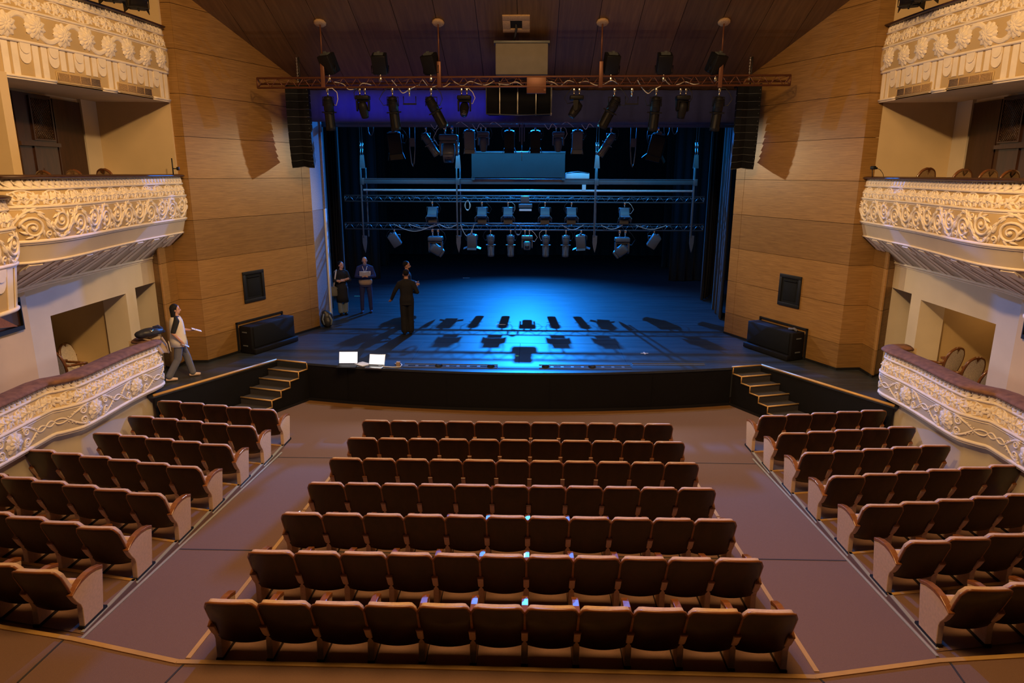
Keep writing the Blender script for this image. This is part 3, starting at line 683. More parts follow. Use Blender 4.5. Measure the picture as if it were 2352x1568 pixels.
    for v0, v1 in vents:
        q = NB(s); q.add([S.S(u, t, .02) for u, t in ((v0, S.T*.7), (v1, S.T*.7), (v1, S.T*.93), (v0, S.T*.93))], [(0, 1, 2, 3)]); g = q.build('air_vent', M_BLACK, root)
        q = NB(s)
        for k in range(12): r_tube(q, S, [(v0, S.T*(.71+.019*k)), (v1, S.T*(.71+.019*k))], .0035, 1.5, .02)
        for k in range(5): r_tube(q, S, [(v0+(v1-v0)*k/4, S.T*.69), (v0+(v1-v0)*k/4, S.T*.94)], .006, 1.5, .022)
        q.build('vent_grille', M_GOLDT, g)
        q = NB(s); r_tube(q, S, [(v0-.02, S.T*.68), (v1+.02, S.T*.68), (v1+.02, S.T*.95), (v0-.02, S.T*.95), (v0-.02, S.T*.68)], .016, 1.2, .005); q.build('vent_frame', M_GOLDP, g)
    for nm, o, z, r in (('upper_moulding', .0, 7.885, .02), ('middle_moulding', .055, 7.61, .022), ('middle_moulding', .05, 7.575, .012), ('lower_moulding', .02, 7.15, .026), ('bottom_moulding', .01, 6.62, .022), ('bottom_moulding', .0, 6.585, .012)):
        q = NB(s)
        if nm == 'bottom_moulding':
            for a, b in ((0, vents[0][0]-.05), (vents[0][1]+.05, vents[1][0]-.05), (vents[1][1]+.05, p.L)):
                q = NB(s); molding(q, p, o, z, r, 1, a, b); q.build(nm, M_STUCCO, root)
            continue
        else: molding(q, p, o, z, r)
        q.build(nm, M_STUCCO, root)
    q = NB(s); nn = 40; q.add([tuple(p.at(p.L*i/nn)+V((.0, 0, 6.58))) for i in range(nn+1)]+[(-10.2, p.at(p.L*i/nn).y, 6.60) for i in range(nn+1)], [(i, i+1, nn+2+i, nn+1+i) for i in range(nn)]); q.build('soffit', M_CREAM, root)
    q = NB(s); Surf(p, (-.25, 8.0), (-.25, 6.6)).sheet(q); q.build('inner_wall', M_CREAM, root)

    # ------------------------------------------------------------ walls of the boxes (structure)
    q = NB(s); q.bb((-10.3, 14.92, 4.05), (-7.37, 15.05, 12.0)); struct('wall_%s_box_end' % sd, q, M_CREAM)
    q = NB(s); q.bb((-9.1, 14.42, 4.0), (-8.93, 14.92, 6.6)); struct('wall_%s_box_pilaster' % sd, q, M_PALE)
    q = NB(s); q.bb((-9.3, 8.5, 4.0), (-9.0, 14.92, 6.7)); struct('wall_%s_box_back' % sd, q, M_CREAM)
    q = NB(s); q.bb((-8.99, 9.4, 4.12), (-7.4, 14.91, 4.22)); struct('floor_%s_box' % sd, q, M_CARPD)
    q = NB(s); q.bb((-8.98, 10.24, 4.13), (-7.43, 10.42, 6.57)); struct('wall_%s_box_partition' % sd, q, M_CREAM)
    q = NB(s); q.bb((-10.3, 8.0, 6.72), (-8.9, 14.91, 12)); struct('wall_%s_upper' % sd, q, M_CREAM)
    # side wall of the lower boxes with its openings
    q = NB(s); X0, X1 = -8.42, -7.93
    q.bb((X0, 11.2, 2.77), (X1, 13.43, 3.45)); q.bb((X0, 13.78, 2.83), (X1, 14.56, 3.45)); q.bb((X0, 13.43, .9), (X1, 13.78, 3.45)); q.bb((X0, 10.62, .9), (X1, 11.2, 3.45))
    q.bb((X0, 14.56, .9), (X1, 14.9, 3.45)); struct('wall_%s_lower_box' % sd, q, M_PALE)
    q = NB(s); q.bb((X0, 5.5, .5), (-7.86, 10.61, 3.32)); struct('wall_%s_stalls' % sd, q, M_CREAM)
    q = NB(s); q.bb((-10.1, 10.6, .9), (-9.9, 15.0, 3.4)); q.bb((-9.95, 10.5, .9), (X0, 10.75, 3.4)); q.bb((-9.95, 14.75, .9), (X0, 14.95, 3.4)); q.bb((-9.6, 13.5, .9), (X0+.02, 13.62, 2.9)); struct('wall_%s_lower_box_back' % sd, q, M_GOLDP)
    q = NB(s); q.bb((-10.0, 10.5, 2.9), (X0, 14.9, 3.0)); struct('ceiling_%s_lower_box' % sd, q, M_CREAM)
    q = NB(s); q.bb((-10.0, 10.7, .78), (-7.6, 14.55, .88)); struct('floor_%s_lower_box' % sd, q, M_CARPD)
    # door with lattice panel at the back of the middle box
    root = tag(bpy.data.objects.new('box_door', None), 'dark wooden door with a lattice upper panel at the back of the %s middle box' % sd, 'door', 'box doors'); COL.objects.link(root)
    q = NB(s); q.bb((-8.995, 12.5, 4.13), (-8.93, 13.5, 6.55)); q.bb((-8.93, 12.45, 5.62), (-8.86, 13.52, 5.69)); q.bb((-8.93, 12.83, 4.13), (-8.90, 12.87, 5.62)); q.build('leaf', M_DARKW, root)
    q = NB(s)
    for k in range(-14, 26):
        for sg in (-1, 1):
            a = 12.9+.05*k; pts = [(-8.912, a+sg*(zz-5.75), zz) for zz in [5.75+.03*j for j in range(25)] if 12.9 <= a+sg*(zz-5.75) <= 13.42]
            if len(pts) > 1: q.tube([pts[0], pts[-1]], .010, 5)
    q.tube([(-8.915, 12.88, 5.74), (-8.915, 13.44, 5.74), (-8.915, 13.44, 6.5), (-8.915, 12.88, 6.5)], .03, 4, closed=True); q.build('lattice', M_DARKW, root)
    q = NB(s); q.bb((-8.928, 12.9, 5.75), (-8.922, 13.42, 6.48)); q.build('lattice_backing', M_GOLDT, root)
    q = NB(s); q.bb((-8.995, 13.56, 4.13), (-8.94, 14.38, 6.52)); o = q.build('box_doorway', M_DARKW); tag(o, 'dark panelled doorway beside the lattice door in the %s middle box' % sd, 'doorway', 'box doorways')
    # wall hatch beside the stalls
    root = tag(bpy.data.objects.new('wall_hatch', None), 'black framed wood lined hatch in the %s stalls wall under the balcony' % sd, 'hatch', 'wall hatches'); COL.objects.link(root)
    q = NB(s); q.tube([(-7.845, 8.9, 2.75), (-7.845, 10.42, 2.75), (-7.845, 10.42, 3.2), (-7.845, 8.9, 3.2)], .05, 4, False, True); q.build('hatch_frame', M_BLACK, root)
    q = NB(s); q.add([(-7.858, 8.9, 2.75), (-7.858, 10.42, 2.75), (-7.858, 10.42, 3.2), (-7.858, 8.9, 3.2)], [(0, 1, 2, 3)]); q.build('hatch_board', M_DARKW, root)
    q = NB(s); q.prism([(9.2, 2.95), (10.3, 2.79), (9.8, 3.12)], -7.858, -7.82, 'x'); q.build('hatch_light_patch', M_ARM, root)  # patch of light on the board, built as a paler wood triangle

# ------------------------------------------------------------------ stalls seats
CW = .509
def seat_meshes():
    o = {}
    def shell(th0, th1, w, z0, z1, rc, zt):
        # leaning curved back: local u across, v up; returns grid solid
        def prof(v): return .015-.235*v            # lean towards the rear
        n = 14; vs = []; fs = []; rows = 12
        for side in (0, 1):
            for j in range(rows+1):
                v = j/rows
                for i in range(n+1):
                    u = -1+2*i/n; zz = z0+(z1-z0)*v
                    top = zt - rc*max(0, (abs(u)-.78)/.22)**2.2*1.0 - .012*u*u
                    zz = min(zz, top-(1-v)*.001) if v > .6 else zz
                    if v <= .25: zz = zz - (.25-v)/.25*.035*(1-u*u)
                    hw = w/2*(.965+.035*min(1, v*1.6))
                    y = prof((zz-z0)/(z1-z0)) - .028*(1-u*u) + (th0 if side == 0 else th1)
                    vs.append((u*hw, y, zz))
        k = (n+1)*(rows+1)
        idx = lambda s_, j, i: s_*k+j*(n+1)+i
        for j in range(rows):
            for i in range(n):
                fs.append((idx(0, j, i), idx(0, j, i+1), idx(0, j+1, i+1), idx(0, j+1, i))); fs.append((idx(1, j, i), idx(1, j+1, i), idx(1, j+1, i+1), idx(1, j, i+1)))
        for i in range(n):
            fs.append((idx(0, 0, i), idx(1, 0, i), idx(1, 0, i+1), idx(0, 0, i+1))); fs.append((idx(0, rows, i), idx(0, rows, i+1), idx(1, rows, i+1), idx(1, rows, i)))
        for j in range(rows):
            fs.append((idx(0, j, 0), idx(0, j+1, 0), idx(1, j+1, 0), idx(1, j, 0))); fs.append((idx(0, j, n), idx(1, j, n), idx(1, j+1, n), idx(0, j+1, n)))
        return vs, fs
    m = MB(); m.add(*shell(0, .024, CW-.006, .25, .82, .075, .82), smooth=True); o['backrest'] = m
    rim = []; hw = CW/2-.006
    for i in range(41):
        t = i/40; u = -1 if t < .3 else (1 if t > .7 else -1+2*(t-.3)/.4); v = (.22+.70*t/.3) if t < .3 else ((.22+.70*(1-t)/.3) if t > .7 else 1)
        zz = .25+.57*v; top = .82-.075*max(0, (abs(u)-.78)/.22)**2.2-.012*u*u; zz = min(zz, top)
        rim.append((u*hw*(.965+.035*min(1, v*1.6)), .015-.235*(zz-.25)/.57-.028*(1-u*u)+.012, zz))
    m = MB(); m.tube(rim, .0145, 7); o['edge'] = m
    m = MB(); m.add(*shell(.024, .075, CW-.035, .28, .826, .075, .826), smooth=True); o['cushion'] = m
    m = MB(); m.box((0, .13, .385), (.42, .10, .29), rotM(math.radians(14)), .035); m.box((0, .11, .29), (.43, .12, .07), rotM(math.radians(-15)), .03); o['seat'] = m
    pr = [(.0, .035), (.315, .035), (.40, .49), (.30, .525), (.18, .538), (.06, .527), (-.04, .495), (-.104, .462), (-.05, .36), (-.005, .30), (.012, .24)]
    m = MB(); m.prism(pr, -.032, .032, 'x'); o['side'] = m
    ar = [(-.107, .463), (-.106, .477), (-.04, .520), (.06, .565), (.18, .578), (.30, .565), (.405, .53), (.402, .488), (.30, .526), (.18, .541), (.06, .528), (-.04, .496)]
    m = MB(); m.prism(ar, -.036, .036, 'x'); o['arm'] = m
    m = MB(); m.bb((-.034, -.012, 0), (.034, .38, .036)); o['foot'] = m
    return o
_sm = seat_meshes()
def make_seat(ends):
    root = thing('theatre_seat', 'x', 'seat')
    b = _sm['backrest'].build('backrest', M_SEATW, root); md = b.modifiers.new('bev', 'BEVEL'); md.width = .006; md.segments = 2; md.limit_method = 'ANGLE'; md.angle_limit = math.radians(50)
    c = _sm['cushion'].build('back_cushion', M_BEIGE, root); md = c.modifiers.new('bev', 'BEVEL'); md.width = .014; md.segments = 3; md.limit_method = 'ANGLE'; md.angle_limit = math.radians(50)
    _sm['edge'].build('edge_band', M_ARM, b)
    _sm['seat'].build('tip_up_seat', M_BEIGE, root)
    for x in ends:
        p = _sm['side'].build('side_panel', M_BEIGE, root); p.location = (x, 0, 0); md = p.modifiers.new('bev', 'BEVEL'); md.width = .007; md.segments = 2
        a = _sm['arm'].build('armrest', M_ARM, p); md = a.modifiers.new('bev', 'BEVEL'); md.width = .006; md.segments = 2
        _sm['foot'].build('foot', M_BLACK, p)
    return root
PROTO = {'L': make_seat((-CW/2,)), 'R': make_seat((CW/2,)), 'LR': make_seat((-CW/2, CW/2))}
_used = set()
def place_seat(kind, loc, rz, label, group):
    if kind not in _used:
        _used.add(kind); o = PROTO[kind]; o.location = loc; o.rotation_euler = (0, 0, rz); o['label'] = label; o['group'] = group; return o
    return dup(PROTO[kind], loc, rz, label, group)
ORD = ['first', 'second', 'third', 'fourth', 'fifth', 'sixth', 'seventh', 'eighth', 'ninth', 'tenth', 'eleventh']
ROWN = ['front row', 'second row', 'third row', 'fourth row', 'fifth row', 'sixth row', 'rear row']
for i in range(7):
    y0 = 11.75-.99*i; z = slope(y0+.15)
    for k in range(11):
        x = (k-5)*CW + (-.01*i+.03)
        place_seat('LR' if k == 10 else 'L', (x, y0, z), 0, 'wood backed theatre seat, centre block, %s, %s from the left end' % (ROWN[i], ORD[k]), 'centre block seats')
NS = {-1: (5, 5, 5, 6, 6, 5, 3), 1: (5, 5, 5, 6, 6, 5, 3)}
for s in (-1, 1):
    a = math.radians(1.5)*s
    for i in range(7):
        L = LEV[i+1]; y0 = yfront(i+2)+.03; x0 = 4.53
        for k in range(NS[s][i]):
            q = (k+.5)*CW; x = s*(x0+q*math.cos(ANG[s])); y = y0+q*math.sin(ANG[s])
            place_seat('LR' if k == 0 else ('L' if s < 0 else 'R'), (x, y, L), a, 'wood backed theatre seat, %s side block, %s, %s from the aisle' % (SD[s], ROWN[i], ORD[k]), '%s side block seats' % SD[s])

# ------------------------------------------------------------------ trusses and rigging
def truss_parts(root, A, B, h, m, step=.15, off=.2):
    A = V(A); B = V(B); L = (B-A).length; d = (B-A).normalized()
    for dy in (0, off):
        for dz in ((0, h) if not dy else (h*.5,)):
            q = MB(); q.cyl(A+V((0, dy, dz)), B+V((0, dy, dz)), .024, 8); q.build('chord', m, root)
        n = int(L/(step if not dy else step*2.5)); pts = [A+d*(L*i/n)+V((0, dy, (h if i % 2 else 0) if not dy else (h if i % 2 else h*.5))) for i in range(n+1)]
        q = MB()
        for p0, p1 in zip(pts[:-1], pts[1:]): q.cyl(p0, p1, .0085 if not dy else .006, 6)
        q.build('lacing', m, root)
    for P in (A, B):
        q = MB(); q.tube([P, P+V((0, 0, h)), P+V((0, off, h*.5))], .018, 6, closed=True); q.build('end_frame', m, root)
TY, TZ, TH = 16.25, 7.05, .205
fr = thing('lighting_truss', 'long rust brown lattice truss hung on four rods in front of the stage opening', 'truss', (0, 0, 0))
truss_parts(fr, (-5.97, TY, TZ-.03), (5.98, TY, TZ+.03), TH, M_COPPER)
for x in (-4.45, -1.83, 1.78, 4.42):
    q = MB(); q.cyl((x, TY-.03, TZ+.5), (x, TY-.03, ceilz(TY)-.01), .018, 10); r = q.build('hanger_rod', M_COPPER, fr)
    q = MB(); q.bb((x-.045, TY-.075, TZ-.03), (x+.045, TY-.025, TZ+.52), .008); q.build('hanger_bracket', M_COPPER, r)
    q = MB(); a = frame((x, TY-.03, ceilz(TY)-.012), (0, -CS, -1)); q.lathe([(.055, -.02), (.13, -.02), (.14, .005), (.12, .03), (.06, .035)], 10, a); q.build('ceiling_rose', M_GOLDT, r)
def cable(label, pts, r=.011, m=M_CABLE, grp='cables on the rigging'):
    P = [V(p) for p in pts]; out = []
    for i in range(len(P)-1):
        a = P[max(0, i-1)]; b = P[i]; c = P[i+1]; d = P[min(len(P)-1, i+2)]
        for k in range(6):
            t = k/6; out.append(.5*((2*b)+(c-a)*t+(2*a-5*b+4*c-d)*t*t+(3*b-a-3*c+d)*t**3))
    out.append(P[-1]); q = MB(); q.tube(out, r, 6); return tag(q.build('cable', m), label, 'cable', grp)
def clamp(q, x=0, y=0, z=0, s=1):
    q.bb((x-.025*s, y-.035*s, z-.05*s), (x+.025*s, y+.035*s, z+.03*s), .006); q.cyl((x, y, z-.05*s), (x, y, z-.14*s), .018*s, 8)
def body_R(lean, fwd, turn=0):
    # lean: sideways tilt in degrees, fwd: pitch; local -z is the beam axis
    return Matrix.Rotation(math.radians(turn), 3, 'Z') @ Matrix.Rotation(math.radians(lean), 3, 'Y') @ Matrix.Rotation(math.radians(fwd), 3, 'X')
def place(R, t): return Matrix.Translation(V(t)) @ R.to_4x4()
def lead(root, s):
    k = random.choice((-1, 1)); a = random.uniform(.8, 1.2)
    q = MB(); q.tube([(k*.06*s, .1*s, -.30*s), (k*.20*s*a, .06, -.34*s), (k*.27*s*a, 0, -.2*s), (k*.22*s, -.02, -.06*s), (k*.12*s, -.03, .03*s), (k*.02*s, -.02, .02)], .009, 5)
    q.build('power_lead', random.choice((M_CABLE, M_CABLEB, M_CABLEB)), root)
def profile_spot(loc, label, lean=0, fwd=12, s=1.0, m=None, grp='front profile spotlights'):
    m = m or M_METALB; root = thing('profile_spotlight', label, 'stage light', loc, 0, grp)
    q = MB(); clamp(q, 0, 0, 0, s); q.build('clamp', M_CHROME, root)
    q = MB(); q.tube([(-.13*s, 0, -.36*s), (-.13*s, 0, -.16*s), (.13*s, 0, -.16*s), (.13*s, 0, -.36*s)], .012*s, 6); q.build('yoke', m, root)
    M = place(body_R(lean, fwd), (0, 0, -.30*s))
    q = MB(); q.M = M; q.lathe([(.03*s, .16*s), (.085*s, .15*s), (.10*s, .08*s), (.115*s, -.02*s), (.115*s, -.16*s), (.09*s, -.18*s)], 14)
    for k in range(5): q.lathe([(.112*s, (.11-.035*k)*s), (.118*s, (.10-.035*k)*s), (.112*s, (.09-.035*k)*s)], 14)
    q.build('lamp_house', m, root)
    q = MB(); q.M = M; q.bb((-.17*s, -.012*s, -.21*s), (.17*s, .012*s, -.185*s)); q.bb((-.1*s, -.1*s, -.22*s), (.1*s, .1*s, -.175*s), .01); q.build('shutter_gate', m, root)
    q = MB(); q.M = M; q.lathe([(.085*s, -.2*s), (.10*s, -.22*s), (.10*s, -.50*s), (.115*s, -.52*s), (.115*s, -.60*s), (.09*s, -.60*s)], 14)
    for a in (0, PI/2, PI, 1.5*PI): q.cyl((.108*s*math.cos(a), .108*s*math.sin(a), -.2*s), (.108*s*math.cos(a), .108*s*math.sin(a), -.56*s), .008*s, 6)
    q.build('lens_tube', m, root)
    lead(root, s)
    q = MB(); q.M = M; q.lathe([(.02, -.596*s), (.088*s, -.598*s), (.088*s, -.606*s), (.02, -.603*s)], 14); q.build('lens', M_GLASS, root)
    return root
def moving_head(loc, label, lean=0, fwd=30, turn=0, s=1.0, m=None, grp='front moving heads', square=False):
    m = m or M_METALB; root = thing('moving_head_light', label, 'stage light', loc, 0, grp)
    for cx in (-.07, .07): q = MB(); clamp(q, cx*s, 0, 0, s); q.build('clamp', M_CHROME, root)
    q = MB(); q.box((0, 0, -.20*s), (.36*s, .26*s, .11*s), None, .025*s); q.bb((-.05*s, -.135*s, -.22*s), (.05*s, -.128*s, -.18*s)); q.build('base', m, root)
    lead(root, s)
    T = Matrix.Rotation(math.radians(turn), 4, 'Z')
    q = MB(); q.M = T; q.box((0, 0, -.28*s), (.30*s, .12*s, .05*s), None, .015*s)
    for x in (-1, 1): q.prism([(-.07*s, -.27*s), (.07*s, -.27*s), (.05*s, -.50*s), (0, -.54*s), (-.05*s, -.50*s)], x*.135*s, x*.175*s, 'x')
    q.build('yoke', m, root)
    q = MB(); q.M = T @ place(body_R(lean, fwd), (0, 0, -.46*s))
    if square: q.box((0, 0, -.0*s), (.23*s, .23*s, .30*s), None, .05*s); q.box((0, 0, -.17*s), (.20*s, .20*s, .06*s), None, .02*s)
    else: q.lathe([(.04*s, .17*s), (.10*s, .14*s), (.125*s, .04*s), (.12*s, -.08*s), (.10*s, -.2*s), (.095*s, -.25*s), (.07*s, -.25*s)], 14)
    h = q.build('head', m, root)
    q = MB(); q.M = T @ place(body_R(lean, fwd), (0, 0, -.46*s)); zz = -.20*s if square else -.252*s; q.lathe([(.01, zz-.004), (.07*s, zz), (.07*s, zz-.012*s), (.01, zz-.016*s)], 14); q.build('lens', M_GLASS, h)
    return root
def flood(loc, label, lean=0, fwd=20, turn=0, s=1.0, m=None, up=False, doors=True, grp='floodlights', barn=28, tall=1.0, lens=True):
    m = m or M_METALB; root = thing('floodlight', label, 'stage light', loc, 0, grp); u = -1 if up else 1
    q = MB(); q.M = Matrix.Diagonal((1, 1, u, 1)); clamp(q, 0, 0, 0, s); q.build('clamp', M_CHROME, root)
    q = MB(); q.M = Matrix.Diagonal((1, 1, u, 1)) @ Matrix.Rotation(math.radians(turn), 4, 'Z'); q.tube([(-.19*s, 0, -.30*s), (-.19*s, 0, -.15*s), (.19*s, 0, -.15*s), (.19*s, 0, -.30*s)], .012*s, 6); q.build('yoke', m, root)
    M = Matrix.Rotation(math.radians(turn), 4, 'Z') @ place(body_R(lean, fwd), (0, 0, -u*.34*s))
    if not up: lead(root, s)
    q = MB(); q.M = M; q.box((0, 0, .0), (.31*s, .26*s, .36*s*tall), None, .018*s)
    for k in range(4): q.box((0, .132*s, (.10-.06*k)*s), (.22*s, .012*s, .02*s))
    b = q.build('housing', m, root)
    q = MB(); q.M = M; q.bb((-.135*s, -.11*s, -.188*s*tall), (.135*s, .11*s, -.176*s*tall)); q.build('lens', M_GLASS, root)
    q = MB(); q.M = M; q.bb((-.10*s, -.06*s, .18*s*tall), (.10*s, .06*s, .20*s*tall)); q.bb((-.03*s, -.02*s, .2*s*tall), (.03*s, .02*s, .235*s*tall)); q.build('connector', M_GREYF, b)
    if doors:
        for k, (ax, sg) in enumerate((('x', 1), ('x', -1), ('y', 1), ('y', -1))):
            q = MB(); t = math.radians(barn)
            if ax == 'x': q.M = M @ Matrix.Translation((sg*.155*s, 0, -.18*s*tall)) @ Matrix.Rotation(-sg*t, 4, 'Y'); q.bb((-.006*s, -.12*s, -.14*s), (.006*s, .12*s, 0))
            else: q.M = M @ Matrix.Translation((0, sg*.13*s, -.18*s*tall)) @ Matrix.Rotation(sg*t, 4, 'X'); q.bb((-.15*s, -.006*s, -.12*s), (.15*s, .006*s, 0))
            q.build('barn_door', m, root)
    return root
zb, zt = TZ-.03, TZ+TH+.03
def tx(px, up=False): return onY(px, 180 if up else 200, TY).x
pos = ['far left', 'second from left', 'third from left', 'third from right', 'second from right', 'far right']
for i, (px, ln, fw, tn) in enumerate(((757, 0, 28, -28), (874, 0, 28, 0), (990, 0, 28, -24), (1403, 0, 28, 12), (1524, 0, 28, 0), (1643, 0, 28, 30))):
    flood((tx(px, 1), TY, zt-.10), 'black floodlight standing on top of the front truss, %s' % pos[i], 0, fw, tn, 1.02, None, True, False, 'floodlights on top of the front truss', tall=1.12)
for px, ln, fw, lb in ((752, 1, 14, 'dark profile spotlight hung under the left end of the front truss'), (901, -3, 14, 'blue rimmed profile spotlight hanging straight on the left half of the front truss'), (990, -27, 16, 'blue rimmed profile spotlight leaning to the right on the front truss'),
                       (1412, 26, 16, 'blue rimmed profile spotlight leaning to the left on the front truss'), (1508, 2, 14, 'blue rimmed profile spotlight hanging straight on the right half of the front truss'), (1653, 2, 14, 'dark profile spotlight hung under the right end of the front truss')):
    profile_spot((tx(px), TY, zb-.04), lb, ln, fw, .98)
for px, ln, fw, tn, lb in ((832, -8, 14, 0, 'black moving head second from the left under the front truss'), (1066, 0, -48, 0, 'black moving head facing the stalls, left of the truss centre'), (1325, 20, 30, 80, 'black moving head turned side on, right of the truss centre'), (1570, 4, 8, 20, 'black moving head second from the right under the front truss')):
    moving_head((tx(px), TY, zb-.04), lb, ln, fw, tn, .86)
for px, sd in ((940, 'left'), (1452, 'right')):
    root = thing('hanging_bracket', 'empty black fixture bracket hanging on the %s half of the front truss' % sd, 'bracket', (tx(px), TY, zb-.04), 0, 'empty brackets')
    q = MB(); clamp(q); q.build('clamp', M_CHROME, root); q = MB(); q.tube([(-.14, 0, -.14), (-.14, 0, -.3), (.14, 0, -.3), (.14, 0, -.14)], .012, 6); q.bb((-.15, -.03, -.32), (.15, .03, -.29)); q.build('frame', M_METALB, root)
for i, (a, b, sg) in enumerate(((-4.2, -3.4, .12), (-2.9, -2.3, .2), (-2.2, -1.6, .1), (-1.5, -.6, .03), (-.5, .5, .05), (.4, 1.2, .02), (1.3, 2.2, .03), (2.6, 3.2, .2), (3.2, 4.0, .03))):
    n = 5; pts = [(a+(b-a)*k/n, TY+(.1 if k % 2 else -.04), zb+.12+.05*math.sin(k*2.1+i)-sg*math.sin(PI*k/n)*1.0) for k in range(n+1)]
    cable('pale cable draped along the front truss', pts, .010, M_CABLE, 'pale cables on the front truss')
q = MB(); p0 = onY(1210, 178, TY-.06); p1 = onY(1254, 215, TY-.06); q.bb((p0.x, TY-.13, p1.z), (p1.x, TY-.04, p0.z), .006)
root = thing('junction_box', 'rust brown junction box fixed to the middle of the front truss', 'box'); q.build('case', M_COPPER, root)
q = MB(); q.bb((p0.x-.012, TY-.14, zb+.01), (p1.x+.012, TY-.03, zb+.03)); q.bb((p1.x-.05, TY-.145, p1.z+.05), (p1.x-.01, TY-.13, p1.z+.09)); q.build('strap', M_COPPER, root)
# projector housing in front of the ceiling hatch
p0 = onY(1135, 97, 16.48); p1 = onY(1260, 171, 16.48)
root = thing('projector_housing', 'grey rectangular projector housing above the middle of the front truss', 'projector'); q = MB(); q.bb((p0.x+.03, 16.49, p1.z), (p1.x-.02, 16.80, p0.z), .012); q.build('case', M_SCREENG, root)
q = MB(); q.bb((p0.x-.01, 16.47, p0.z-.02), (p1.x+.02, 16.82, p0.z+.035), .006); q.build('lid', M_GREYF, root)
hp = V((-.11, 16.28, ceilz(16.28))); q = MB(); q.tube([(-.12, 16.3, ceilz(16.3)+.05), (-.11, 16.36, 8.26), (-.14, 16.50, 8.14), (-.18, 16.60, 8.03)], .028, 8); q.build('cable_pipe', M_CABLEB, root)
root = thing('ceiling_hatch', 'square wood framed hatch opening in the sloping ceiling above the truss', 'hatch'); q = MB(); q.M = frame(hp-V((0, 0, .012)), (0, -CS, -1), (1, 0, 0))
for a, b in (((-.3, -.3), (.3, -.17)), ((-.3, .13), (.3, .3)), ((-.3, -.17), (-.13, .13)), ((.13, -.17), (.3, .13))): q.bb((a[0], a[1], -.02), (b[0], b[1], .02), .005)
q.build('hatch_frame', M_GOLDT, root)
q = MB(); q.M = frame(hp-V((0, 0, .008)), (0, -CS, -1), (1, 0, 0)); q.bb((-.13, -.17, -.012), (.13, .13, .0)); q.build('opening', M_BLACK, root)
# line arrays
for s in (-1, 1):
    sd = SD[s]; X = -5.43 if s < 0 else 5.42; Yc = 17.3
    root = thing('line_array', 'tall curved black loudspeaker array hanging at the %s of the stage opening' % sd, 'loudspeaker', (X, Yc, 0), math.radians(-4*s), 'hanging loudspeaker arrays')
    ztop = 7.18; y = 0.0; z = ztop; n = 11
    for k in range(n):
        ang = math.radians([0, 0, 1, 2, 4, 6, 9, 12, 16, 20, 24][k]); h = .178; q = MB()
        q.M = Matrix.Translation((0, y, z)) @ Matrix.Rotation(ang, 4, 'X')
        w = .275; out = [(-w, 0), (-w*.5, .02), (0, .085), (w*.5, .02), (w, 0), (w*.8, .42), (-w*.8, .42)]
        vs = [(a, b, -.004) for a, b in out] + [(a*1.0, b+(.02 if b > .3 else 0), -h+.004+(.025 if b > .3 else 0)) for a, b in out]
        K = len(out); q.add(vs, [tuple(range(K))[::-1], tuple(range(K, 2*K))] + [(i, (i+1) % K, K+(i+1) % K, K+i) for i in range(K)])
        c = q.build('cabinet', M_SPK, root)
        q2 = MB(); q2.M = q.M.copy(); q2.tube([(a, b-.004, -h+.012) for a, b in out[:5]], .005, 5); q2.bb((w*.86, -.004, -.09), (w*.90, .004, -.07)); q2.build('grille_edge', M_GREYF, c)
        z -= h*math.cos(ang); y += h*math.sin(ang)*.55
    q = MB(); q.bb((-.27, -.02, ztop), (-.23, .5, ztop+.06)); q.bb((.23, -.02, ztop), (.27, .5, ztop+.06)); q.bb((-.27, .18, ztop), (.27, .24, ztop+.06)); q.build('flying_frame', M_METALB, root)
    q = MB(); zc = ceilz(17.3+.05)
    for k in range(int((zc-ztop-.06)/.035)):
        zz = ztop+.06+.035*k; q.tube([(.012*math.cos(a) if k % 2 else 0, .2+(0 if k % 2 else .012*math.cos(a)), zz+.022+.022*math.sin(a)) for a in [2*PI*j/8 for j in range(8)]], .006, 5, closed=True)
    q.build('chain', M_STEEL, root)
    q = MB(); q.cyl((.04, .2, ztop), (.05, .2, zc), .016, 6); q.build('signal_cable', M_CABLEB, root)
    q = MB(); q.lathe([(.05, -.02), (.11, -.02), (.12, .005), (.1, .02), (.05, .02)], 12, frame((0, .2, ceilz(17.5)+.03), (0, -CS, -1))); q.build('ceiling_rose', M_GOLDT, root)
# centre cluster
root = thing('centre_loudspeaker_cluster', 'row of four black loudspeaker cabinets hanging side by side behind the truss centre', 'loudspeaker')
xs = [onY(u, 240, 17.4).x for u in (1117, 1148, 1189, 1231, 1266)]
for k in range(4):
    q = MB(); xa, xb = xs[k]+.012, xs[k+1]-.012; cyv = .05*abs(k-1.5)**1.5; q.box(((xa+xb)/2, 17.6+cyv*.5, 6.92), (xb-xa, .45, .74), rotM(0, 0, (k-1.5)*.06), .012); c = q.build('cabinet', M_SPK, root)
    q = MB(); q.bb((xb, 17.36, 6.52), (xb+.024, 17.40, 7.3)); q.cyl((xb+.012, 17.36, 6.56), (xb+.012, 17.34, 6.56), .022, 8); q.build('flying_rail', M_STEEL, c)
q = MB(); q.tube([(xs[0], 17.36, 6.55), ((xs[0]+xs[4])/2, 17.30, 6.52), (xs[4], 17.36, 6.55)], .012, 6); q.tube([(xs[0], 17.36, 6.55), (xs[0], 17.36, 7.25)], .01, 6); q.tube([(xs[4], 17.36, 6.55), (xs[4], 17.36, 7.25)], .01, 6); q.build('edge_trim', M_GREYF, root)
for x in (xs[1], xs[3]):
    q = MB(); q.cyl((x, 17.6, 7.28), (x, 17.6, ceilz(17.6)), .012, 6); q.build('hanging_wire', M_METALB, root)

